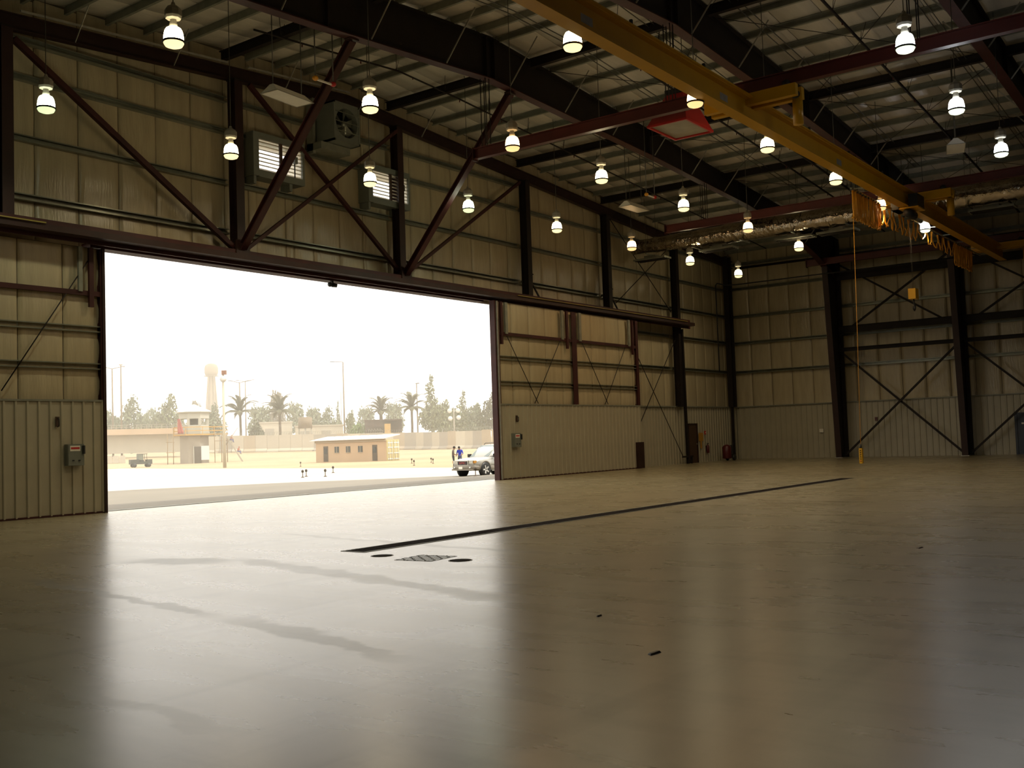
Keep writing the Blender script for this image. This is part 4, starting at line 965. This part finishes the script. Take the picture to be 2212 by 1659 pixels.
for s in (-1, 1): 
    for q in (-1, 1): MB().tube([(s, q, 0), (s, q, h-2.6)], .12, 6).build('leg', polem, t)
c0, c1 = pol(45.35, 236), pol(47.31, 236); an = math.atan2(c1[1]-c0[1], c1[0]-c0[0]); L = math.hypot(c1[0]-c0[0], c1[1]-c0[1]); g = gz(*c0)
t = thing('dark_shed', 'dark brown open shed above the barrier wall behind the container', 'shed', None, (c0[0], c0[1], g), an); H = 7.00-g
MB().box(0, L, 3.6, 3.8, 0, H).build('back_wall', rust, t); MB().box(0, L*.52, -.1, .1, H-1.7, H-.2).build('front_board', rust, t); MB().box(-.2, L+.2, -.3, 4, H-.25, H).build('roof', rust, t)
for u in (0, .5, .94, 1): MB().box(L*u-.12, L*u+.12, -.12, .12, 0, H).build('post', rust, t)
for k in range(5): MB().tube([(L*.08+.62*k, -.14, H-2.6), (L*.1+.62*k, -.14, H-2.0), (L*.14+.62*k, -.14, H-2.5)], .05, 5).build('hanging_frame', polem, t)
MB().box(L*.53, L*.7, -.4, .6, .5, H-1.0).build('yellow_cabinet', timber, t); 
t2 = thing('white_van', 'white vehicle front parked in front of the dark shed, above the wall', 'van', None, (c0[0]+(c1[0]-c0[0])*.72, c0[1]+(c1[1]-c0[1])*.72-1.6, g+.9), an)
MB().box(-.95, .95, -.6, 1.5, .5, 1.5).build('body', roofw, t2); MB().box(-.85, .85, -.3, 1.5, 1.5, 2.3).build('cab', roofw, t2); MB().box(-.65, .65, -.36, -.3, 1.6, 2.15).build('windscreen', glassd, t2); MB().box(-.6, .6, -.65, -.6, .8, 1.1).build('grille', doorb, t2)
MB().box(-1.1, 1.1, -.8, 2.2, -1.0, .2).build('ramp', tw[1], t2)
for s in (-.7, .7): MB().tube([(s-.1, 0, .45), (s+.1, 0, .45)], .32, 12).build('wheel', blackp, t2)
# --- trees
def leaf_mesh(name, blobs, n, size, m, droop=0):
    mb = MB(); tot = sum(b[3]**2 for b in blobs)
    for (bx, by, bz, r, sz) in blobs:
        for i in range(int(n*r*r/tot)):
            u = Vector((random.gauss(0, 1), random.gauss(0, 1), random.gauss(0, 1))).normalized()*r*(random.random()**.45)
            c = Vector((bx+u.x, by+u.y, bz+u.z*sz))
            d1 = Vector((random.uniform(-1, 1), random.uniform(-1, 1), random.uniform(-.8, .8)-droop)).normalized(); d2 = d1.cross(Vector((random.uniform(-1, 1), random.uniform(-1, 1), random.uniform(-1, 1)))).normalized()
            s = size*random.uniform(.6, 1.4)
            mb.add([c-d1*s*.6, c+d2*s*.4, c+d1*s*.7, c-d2*s*.35], [(0, 1, 2, 3)])
    return mb
def crown_kind(k):
    if k == 'round': return [(0, 0, 0, 1, .85), (-.6, .2, -.35, .62, .8), (.65, -.1, -.3, .6, .8), (.2, .3, .45, .6, .8), (-.3, -.2, .5, .5, .9)]
    if k == 'lumpy': return [(-.7, 0, -.3, .75, .9), (.1, .2, .0, .8, 1), (.75, -.1, -.25, .65, .9), (.15, 0, .75, .45, 1.2), (-.35, 0, .4, .5, 1)]
    if k == 'spire': return [(0, 0, -.5, .75, .9), (.05, 0, .1, .55, 1.1), (-.05, .1, .75, .36, 1.4), (.05, 0, 1.3, .2, 1.5), (.5, .1, -.4, .5, 1), (-.5, 0, -.5, .5, 1)]
    if k == 'weep': return [(0, 0, .3, .8, .7), (-.5, 0, -.3, .6, 1.3), (.5, .1, -.3, .6, 1.3), (0, -.2, -.5, .7, 1.1), (.3, 0, .7, .35, 1.1)]
    return [(0, 0, 0, 1, .6), (.6, 0, -.1, .7, .6), (-.6, 0, -.1, .7, .6)]
crowns = {}
def tree(az, d, zt, wid, kind, li, label, name='tree', bush=False):
    x, y, z = at(az, d); h = zt-z
    t = thing(name, label, 'bush' if bush else 'tree', 'trees beyond the yard', (x, y, z), random.uniform(-.5, .5)-math.radians(az))
    key = (kind, li)
    if key not in crowns:
        o = leaf_mesh('crown', crown_kind(kind), 1700, .15, None, .8 if kind == 'weep' else 0).build('crown', leafs[li], t); crowns[key] = o
    else: o = share(crowns[key], t)
    top = {'round': 1.0, 'lumpy': 1.3, 'spire': 1.6, 'weep': 1.1}.get(kind, .6); bot = {'round': .95, 'lumpy': .98, 'spire': 1.15, 'weep': 1.25}.get(kind, .6)
    zs = (h-(.0 if bush else .16*h))/(top+bot)
    o.scale = (wid/2.9, wid/2.9, zs); o.location = (0, 0, h-top*zs)
    MB().tube([(0, 0, -.1), (wid*.02, 0, h*.3), (-wid*.02, 0, h*.62)], [.28, .22, .1], 7).build('trunk', bark, t)
    if not bush:
        for s in (-1, 1): MB().tube([(0, 0, h*.3), (s*wid*.18, .1, h*.6)], [.14, .05], 5).build('branch', bark, t)
TREES = [
 (32.11, 262, 11.80, 8, 'low', 1, 'low grey green tree at the far left edge of the yard'),
 (33.27, 258, 15.32, 8.5, 'lumpy', 1, 'lumpy green tree right of the two left masts'),
 (34.31, 280, 12.74, 8, 'low', 1, 'low hazy tree between the two lumpy trees left of the tower'),
 (35.13, 262, 15.28, 9, 'lumpy', 0, 'tall lumpy tree just left of the guard tower roof'),
 (36.48, 330, 16.99, 7, 'round', 4, 'dusty brown tree peeping above the guard tower roof'),
 (37.37, 260, 12.97, 7, 'lumpy', 1, 'green tree below the water tower, right of the guard tower'),
 (39.75, 275, 12.88, 9, 'round', 1, 'pale round tree between the two nearer palms'),
 (40.65, 300, 18.23, 6.5, 'round', 4, 'tall thin rounded tree rising behind the second palm'),
 (41.64, 290, 14.02, 8, 'round', 1, 'pale round tree left of the brown storage tank'),
 (42.58, 282, 12.32, 7, 'round', 1, 'round tree just right of the brown storage tank'),
 (43.32, 270, 12.01, 7, 'lumpy', 1, 'bushy tree left of the tall single arm lamp post'),
 (43.89, 275, 13.33, 3.5, 'spire', 1, 'slim pointed tree left of the tall single arm lamp post'),
 (44.56, 252, 10.05, 4, 'weep', 0, 'dark small tree right of the tall single arm lamp post'),
 (45.40, 290, 12.22, 8, 'round', 1, 'pale round tree left of the short trunked palm'),
 (46.91, 290, 13.29, 8, 'round', 1, 'pale round tree between the two right hand palms'),
 (48.96, 262, 18.65, 10, 'spire', 0, 'tallest pointed tree in the yard, right of the last palm'),
 (49.59, 255, 11.97, 8, 'weep', 0, 'broad weeping tree beside the tallest tree'),
 (50.25, 262, 10.76, 8.5, 'weep', 0, 'weeping tree directly behind the four white floodlights'),
 (50.73, 268, 14.72, 8, 'spire', 0, 'pointed tree right of the floodlight pole'),
 (51.34, 258, 11.15, 8, 'weep', 1, 'weeping grey green tree above the parked car'),
 (52.29, 250, 13.18, 8.5, 'lumpy', 2, 'dark tree at the right edge of the doorway'),
]
BUSH = (44.98, 240, 6.42, 5.5, 'low', 3, 'fresh green bush behind the container roof')
BUSH2 = (39.58, 238, 7.26, 4.5, 'low', 2, 'low green bush behind the wall between the two nearer palms')
for row in TREES: tree(*row)
tree(*BUSH, name='bush', bush=True)
tree(*BUSH2, name='bush', bush=True)
# --- palms
fr = None
def palm(az, d, zc, spread, label, trunk_w=.28):
    global fr
    x, y, z = at(az, d); h = zc-z
    t = thing('palm_tree', label, 'palm', 'date palms', (x, y, z))
    MB().tube([(0, 0, -.1), (.1, 0, h*.5), (0, 0, h)], [trunk_w*1.15, trunk_w, trunk_w*.9], 8).build('trunk', bark, t)
    MB().lathe((0, 0, h-.9), [(trunk_w*.9, 0), (trunk_w*2.0, .5), (trunk_w*1.6, 1.0), (.1, 1.2)], 9).build('crown_base', bark, t)
    for k in range(26):
        if fr is None:
            mb = MB(); n = 9
            pts = [(i/8*3.4, 0, 1.35*math.sin(i/8*2.2)-.28*(i/8)**2*2.4) for i in range(n)]
            mb.tube(pts, [.05-.045*i/8 for i in range(n)], 4)
            for i in range(1, 34):
                u = i/34; q = u*8; a = int(q); f = q-a; p = Vector(pts[a]).lerp(Vector(pts[min(8, a+1)]), f)
                ln = .75*math.sin(math.pi*(.12+.85*u))
                for s in (-1, 1): mb.add([p, p+Vector((.2, 0, 0)), p+Vector((ln*.65, s*ln*.75, -.12-.1*ln))], [(0, 1, 2)])
            fr = mb.build('frond', palml, t); o = fr
        else: o = share(fr, t)
        ring = k % 3
        s = spread/3.4*random.uniform(.85, 1.1); o.scale = (s, s, s)
        o.location = (0, 0, h); o.rotation_euler = (random.uniform(-.2, .2), [-.75, -.2, .45][ring]+random.uniform(-.15, .15), k*2.399)
palm(38.74, 236, 9.55, 4.4, 'date palm just right of the siren pole, with a lamp post through it')
palm(40.79, 232, 9.40, 4.2, 'date palm standing before the tall thin rounded tree')
palm(46.21, 246, 9.21, 4.0, 'short thick date palm behind the dark shed', .42)
palm(47.89, 238, 9.59, 4.2, 'date palm left of the tallest tree')
# --- runway light stakes on the pavement
STK = [(41.94, 74, 'first of the little stakes before the container office'), (42.13, 76, 'second of the little stakes before the container office'), (43.14, 74, 'third of the little stakes before the container office'), (43.56, 84, 'fourth of the little stakes, farther back before the container office'),
       (47.82, 112, 'farther of two stakes right of the container'), (47.94, 100, 'nearer of two stakes right of the container'), (48.88, 112, 'left one of two stakes between container and persons'), (48.98, 106, 'right one of two stakes between container and persons'), (51.29, 59, 'thin stake standing in front of the parked car'), (41.84, 118, 'lone stake at the pavement edge left of the container')]
for az, d, lb in STK:
    x, y, z = at(az, d); t = thing('marker_stake', lb, 'stake', 'pavement marker stakes', (x, y, z))
    MB().lathe((0, 0, 0), [(.12, 0), (.1, .04), (.03, .06), (.025, .34)], 10).build('stem', brownp, t); MB().lathe((0, 0, .34), [(.05, 0), (.09, .04), (.085, .15), (.03, .2)], 10).build('lamp_head', doorb, t)
# --- the car
sx, sy = 49.55, 38.55
car = thing('car', 'silver and taupe four wheel drive car half hidden by the door edge', 'car', None, (sx, sy, gz(sx, sy)), math.radians(176))
pw = mat('car_paint', (.66, .64, .58), .25, .3, 0, spec=.6); pt = mat('car_cladding', (.30, .26, .20), .45, 0, 0); chrm = mat('car_chrome', (.7, .68, .62), .15, 1, 0); cgl = mat('car_glass', (.16, .20, .18), .05, 0, 0, spec=.8); alloy = mat('car_alloy', (.85, .83, .78), .3, .2, 0); tyr = mat('car_tyre', (.03, .028, .025), .8, 0, 0); blk = blackp; amb = mat('car_amber', (.75, .33, .03), .3, 0, 0)
def loft(secs, m, name, parent):
    n = len(secs[0]); mb = MB(); vs = [v for s in secs for v in s]
    return mb.add(vs, [(i*n+k, i*n+(k+1) % n, (i+1)*n+(k+1) % n, (i+1)*n+k) for i in range(len(secs)-1) for k in range(n)]+[tuple(range(n-1, -1, -1)), tuple((len(secs)-1)*n+k for k in range(n))], True).build(name, m, parent)
def ring(x, hw, z0, z1, zt, hwt):
    return [(x, -hw*.96, z0), (x, -hw, (z0+z1)/2), (x, -hw*.98, z1), (x, -hwt, zt-.03), (x, -hwt*.5, zt), (x, hwt*.5, zt), (x, hwt, zt-.03), (x, hw*.98, z1), (x, hw, (z0+z1)/2), (x, hw*.96, z0)]
body = loft([ring(-2.38, .82, .55, .9, 1.02, .78), ring(-2.2, .91, .5, .95, 1.08, .86), ring(-.8, .94, .5, .95, 1.08, .88), ring(.7, .94, .5, .95, 1.09, .88), ring(1.1, .94, .5, .95, 1.10, .84), ring(1.9, .93, .52, .93, 1.03, .80), ring(2.25, .88, .58, .88, .97, .76), ring(2.38, .78, .62, .84, .92, .7)], pw, 'body', car)
loft([ring(-2.45, .80, .36, .55, .62, .78), ring(-2.25, .93, .32, .58, .66, .88), ring(0, .955, .32, .55, .64, .90), ring(1.9, .95, .32, .58, .66, .88), ring(2.3, .90, .36, .60, .68, .84), ring(2.47, .76, .40, .60, .66, .72)], pt, 'lower_cladding', car)
loft([ring(-2.3, .80, 1.0, 1.3, 1.72, .66), ring(-2.1, .86, 1.0, 1.35, 1.80, .70), ring(-.9, .86, 1.0, 1.35, 1.83, .71), ring(-.05, .86, 1.0, 1.33, 1.80, .69), ring(.28, .85, 1.0, 1.25, 1.66, .70), ring(.62, .84, 1.0, 1.14, 1.40, .74), ring(.98, .80, 1.0, 1.05, 1.13, .76)], pw, 'cabin', car)
MB().add([(.07, -.62, 1.775), (.07, .62, 1.775), (.98, .74, 1.13), (.98, -.74, 1.13), (.05, -.62, 1.76), (.05, .62, 1.76), (.94, .74, 1.10), (.94, -.74, 1.10)], [(0, 1, 2, 3), (7, 6, 5, 4), (0, 4, 5, 1), (1, 5, 6, 2), (2, 6, 7, 3), (3, 7, 4, 0)]).build('windscreen', cgl, car)
for s in (-1, 1):
    for x0, x1, x2, x3 in ((.72, .22, -.42, -.42), (-.5, -.5, -1.3, -1.3), (-1.4, -1.4, -2.15, -2.1)):
        MB().poly([(x0, s*.865, 1.12), (x1, s*.755, 1.66), (x3, s*.755, 1.68), (x2, s*.875, 1.10)], (0, s*.012, 0)).build('side_window', cgl, car)
    MB().box(.62, .78, s*.93 if s > 0 else -1.13, 1.13 if s > 0 else -.93, 1.08, 1.28).build('wing_mirror', blk, car)
    h = MB().box(2.27, 2.40, s*.44 if s > 0 else -.80, .80 if s > 0 else -.44, .76, .93).build('headlamp', chrm, car)
    MB().box(2.16, 2.36, s*.80 if s > 0 else -.88, .88 if s > 0 else -.80, .77, .92).build('indicator', amb, h)
    MB().tube([(2.44, s*.62, .50), (2.49, s*.62, .50)], .075, 12).build('fog_lamp', chrm, car)
    MB().tube([(-2.0, s*.62, 1.85), (-1.9, s*.62, 1.91), (-.3, s*.62, 1.90), (-.2, s*.62, 1.82)], .02, 6).build('roof_rack', blk, car)
    MB().bar((-1.0, s*.96, .30), (1.0, s*.96, .30), .14, .06).build('side_step', chrm, car)
    for xx in (.66, -.46): MB().box(xx-.01, xx+.01, s*.944 if s > 0 else -.952, .952 if s > 0 else -.944, .55, 1.04).build('door_seam', pt, car)
    for wx in (1.48, -1.42):
        pts = [(wx+.47*math.cos(a), s*.93, .39+.47*math.sin(a)) for a in [math.pi*k/12 for k in range(13)]]
        MB().tube(pts, .05, 6).build('wheel_arch', pt, car)
        MB().tube([(wx, s*.80, .39), (wx, s*.957, .39)], .46, 20).build('arch_liner', blk, car)
        w = MB().lathe((0, 0, 0), [(.25, -.12), (.35, -.125), (.375, -.08), (.375, .08), (.35, .125), (.25, .12)], 28).build('wheel', tyr, car)
        w.rotation_euler = (math.pi/2, 0, 0); w.location = (wx, s*.86, .375)
        r = MB().lathe((0, 0, 0), [(0, -.06), (.24, -.075), (.265, -.09), (.265, .09), (.24, .075), (0, .06)], 24).build('rim', pt, w)
        mb = MB()
        for k in range(5):
            a = 2*math.pi*k/5
            MB().bar((.05*math.cos(a), .05*math.sin(a), -s*.10), (.25*math.cos(a), .25*math.sin(a), -s*.125), .085, .05).build('spoke', alloy, w)
MB().box(2.36, 2.43, -.46, .46, .64, .93).build('grille_surround', chrm, car)
g = MB().box(2.425, 2.445, -.38, .38, .68, .89).build('grille', mat('grille_dark', (.03, .012, .012), .5, 0, 0), car)
fc = bpy.data.curves.new('letters', 'FONT'); fc.body = 'GMC'; fc.size = .17; fc.extrude = .008; fc.align_x = 'CENTER'; fc.align_y = 'CENTER'
fo = bpy.data.objects.new('badge_letters', fc); link(fo, g); fo.location = (2.452, 0, .785); fo.rotation_euler = (math.pi/2, 0, math.pi/2); fo.scale = (1.35, 1, 1); _m = 0; fc.materials.append(mat('badge_red', (.60, .10, .09), .4, 0, 0))
dg0 = bpy.context.evaluated_depsgraph_get(); lm = bpy.data.meshes.new_from_object(fo.evaluated_get(dg0)); bpy.data.objects.remove(fo)
lo = bpy.data.objects.new('badge_letters', lm); link(lo, g); lo.location = (2.452, 0, .785); lo.rotation_euler = (math.pi/2, 0, math.pi/2); lo.scale = (1.35, 1, 1)
MB().box(2.46, 2.48, -.28, .02, .44, .58).build('number_plate', whitep, car)
MB().box(2.38, 2.5, -.82, .82, .36, .44).build('bumper', pt, car)
# --- people
skin = mat('skin', (.30, .17, .10), .6, 0, 0)
def person(label, az, d, face, joints, mats_, cat='person', dz=0, scale=1.0, helmet=None):
    """joints: positions (side, depth, up); body grown as one skin surface"""
    x, y, z = at(az, d)
    J = joints
    names = list(J)
    me = bpy.data.meshes.new('body'); idx = {n: i for i, n in enumerate(names)}
    E = [('pelvis', 'waist'), ('waist', 'chest'), ('chest', 'neck'), ('neck', 'head'), ('head', 'crown')]
    for s in 'lr': E += [('chest', s+'sho'), (s+'sho', s+'elb'), (s+'elb', s+'wri'), (s+'wri', s+'han'), ('pelvis', s+'hip'), (s+'hip', s+'kne'), (s+'kne', s+'ank'), (s+'ank', s+'toe')]
    me.from_pydata([J[n] for n in names], [(idx[a], idx[b]) for a, b in E], [])
    o = bpy.data.objects.new('body', me); link(o)
    R = {'pelvis': (.155, .115), 'waist': (.14, .10), 'chest': (.165, .115), 'neck': (.055, .06), 'head': (.078, .095), 'crown': (.06, .075), 'sho': (.068, .068), 'elb': (.045, .045), 'wri': (.032, .03), 'han': (.036, .02), 'hip': (.095, .095), 'kne': (.062, .062), 'ank': (.045, .045), 'toe': (.045, .03)}
    md = o.modifiers.new('skin', 'SKIN'); md.use_smooth_shade = True
    for n in names:
        sv = me.skin_vertices[0].data[idx[n]]; sv.radius = R[n if n in R else n[1:]]; sv.use_root = n == 'pelvis'
    sb = o.modifiers.new('sub', 'SUBSURF'); sb.levels = 1; sb.render_levels = 1
    dg = bpy.context.evaluated_depsgraph_get(); nm = bpy.data.meshes.new_from_object(o.evaluated_get(dg))
    bpy.data.objects.remove(o); b = bpy.data.objects.new('person', nm); link(b)
    nm.materials.clear(); [nm.materials.append(q) for q in mats_]   # skin, shirt, trousers, shoes
    P = {n: Vector(v) for n, v in J.items()}
    def near(c, a, bb):
        ab = P[bb]-P[a]; u = max(0, min(1, (c-P[a]).dot(ab)/ab.length_squared)); return (c-P[a]-ab*u).length, u
    for f in nm.polygons:
        best = min(((near(f.center, a, bb), a, bb) for a, bb in E), key=lambda q: q[0][0]); (dd, u), a, bb = best
        k = bb if bb in ('waist', 'chest', 'neck', 'head', 'crown') else bb[1:]
        f.material_index = {'waist': 1 if u > .35 else 2, 'chest': 1, 'neck': 1 if u < .75 else 0, 'head': 0, 'crown': 0, 'sho': 1, 'elb': 1, 'wri': 0, 'han': 0, 'hip': 2, 'kne': 2, 'ank': 2 if u < .9 else 3, 'toe': 3}[k]
        f.use_smooth = True
    b.location = (x, y, z+dz); b.rotation_euler = (0, 0, face); b.scale = (scale,)*3
    tag(b, label, cat)
    hd = P['head']; cr = P['crown']; mid = hd.lerp(cr, .45)
    hc = MB().ball((mid.x, mid.y+.018, mid.z+.035), .1, 12, 7, (.95, 1.08, 1.02))
    hc.build('hair' if not helmet else 'helmet', mat('hair_dark', (.03, .022, .018), .7, 0, 0) if 'hair_dark' not in MATS else MATS['hair_dark'], b) if not helmet else hc.build('helmet', helmet, b)
    MB().ball((mid.x, mid.y-.098, mid.z-.03), .018, 8, 5, (.8, 1.2, 1.3)).build('nose', skin, b)
    for s in (-1, 1): 
        MB().ball((mid.x+s*.03, mid.y-.088, mid.z+.0), .012, 8, 5).build('eye', blackp, b); MB().ball((mid.x+s*.083, mid.y+.005, mid.z-.02), .024, 8, 5, (.4, .8, 1.2)).build('ear', skin, b)
    MB().ball((mid.x, mid.y-.088, mid.z-.075), .02, 8, 4, (1.2, .5, .3)).build('mouth', mat('lip', (.22, .09, .07), .6, 0, 0) if 'lip' not in MATS else MATS['lip'], b)
    for s in 'lr':
        w, hn = P[s+'wri'], P[s+'han']; dv = (hn-w).normalized(); sd = dv.cross(Vector((0, 0, 1))); sd = sd.normalized() if sd.length > .1 else Vector((1, 0, 0))
        for k in range(4):
            r0 = hn+sd*(.027-.018*k); ln = [.065, .078, .072, .055][k]; MB().tube([r0-dv*.02, r0+dv*ln*.55, r0+dv*ln*.9+Vector((0, 0, -.018))], [.0095, .009, .007], 6).build('finger', skin, b)
        MB().tube([w+dv*.03+sd*.03, w+dv*.07+sd*.055, w+dv*.105+sd*.05], [.012, .011, .008], 6).build('thumb', skin, b)
    return b
# local axes: x = side, -y = facing direction, z = up
A = dict(pelvis=(0, 0, .95), waist=(0, .02, 1.08), chest=(0, 0, 1.34), neck=(0, -.03, 1.50), head=(0, -.09, 1.60), crown=(0, -.12, 1.70),
   lsho=(-.19, 0, 1.42), lelb=(-.23, -.04, 1.13), lwri=(-.14, -.25, 1.07), lhan=(-.09, -.33, 1.08), rsho=(.19, 0, 1.42), relb=(.23, -.05, 1.13), rwri=(.13, -.27, 1.10), rhan=(.07, -.34, 1.12),
   lhip=(-.1, 0, .90), lkne=(-.11, -.02, .5), lank=(-.11, .02, .09), ltoe=(-.13, -.14, .04), rhip=(.1, 0, .90), rkne=(.11, -.06, .5), rank=(.12, .0, .09), rtoe=(.14, -.16, .04))
B2 = dict(A, neck=(0, -.05, 1.51), head=(0, -.13, 1.59), crown=(0, -.19, 1.68), lelb=(-.26, .02, 1.14), lwri=(-.24, -.16, 1.0), lhan=(-.22, -.24, .98), relb=(.26, .02, 1.14), rwri=(.18, -.2, 1.04), rhan=(.12, -.28, 1.05))
person('man in grey shirt and dark jeans standing left of the man in blue', 50.10, 83, math.radians(45), A, [skin, mat('shirt_grey', (.16, .12, .10), .8, 0, 0), mat('jeans_dark', (.055, .05, .055), .8, 0, 0), blackp])
person('man in bright blue shirt looking down beside the parked car', 50.46, 83, math.radians(-70), B2, [skin, mat('shirt_blue', (.035, .06, .50), .8, 0, 0), mat('jeans_blue', (.10, .11, .16), .8, 0, 0), blackp])
Sx = dict(pelvis=(0, 0, .48), waist=(0, -.01, .62), chest=(0, -.10, .86), neck=(0, -.16, 1.01), head=(0, -.22, 1.10), crown=(0, -.25, 1.20), lsho=(-.19, -.10, .93), lelb=(-.24, -.25, .70), lwri=(-.16, -.42, .60), lhan=(-.12, -.5, .58), rsho=(.19, -.10, .93), relb=(.24, -.25, .70), rwri=(.16, -.42, .60), rhan=(.12, -.5, .58),
   lhip=(-.1, -.03, .46), lkne=(-.13, -.44, .50), lank=(-.13, -.48, .09), ltoe=(-.14, -.62, .04), rhip=(.1, -.03, .46), rkne=(.13, -.44, .50), rank=(.13, -.48, .09), rtoe=(.14, -.62, .04))
ovl = mat('overall_blue', (.12, .13, .34), .8, 0, 0); ors = mat('shirt_orange', (.55, .14, .07), .8, 0, 0)
R36 = math.radians(-36.4)
for u, lb in ((.30, 'worker in red top and blue trousers crouching high on the tower stairs'), (.72, 'worker in red top and blue trousers crouching low on the tower stairs')):
    lx, ly, lz = 4.9+2.7*u, -2.6, 4.6*(1-u)
    p = person(lb, 37.4, 180, R36+math.radians(60), Sx, [skin, ors, ovl, blackp], helmet=ors)
    p.location = (tx+lx*math.cos(R36)-ly*math.sin(R36), ty+lx*math.sin(R36)+ly*math.cos(R36), tz+lz)
# --- dust haze over the yard
hz = MB().box(-150, 900, 62, 1400, -8, 140).build('haze', None) if False else None
me = bpy.data.meshes.new('haze'); hb = MB().box(-150, 900, 62, 1400, -8, 140); me.from_pydata(hb.v, [], hb.f)
hm = bpy.data.materials.new('dust_haze'); hm.use_nodes = True; nt = hm.node_tree; nt.nodes.remove(nt.nodes['Principled BSDF'])
vs = nt.nodes.new('ShaderNodeVolumeScatter'); vs.inputs['Color'].default_value = (1, .955, .84, 1); vs.inputs['Density'].default_value = .0015; vs.inputs['Anisotropy'].default_value = .25
nt.links.new(vs.outputs[0], nt.nodes['Material Output'].inputs['Volume']); me.materials.append(hm)
ho = bpy.data.objects.new('haze', me); link(ho); ho['kind'] = 'stuff'; ho['label'] = 'pale dust haze filling the air over the yard'
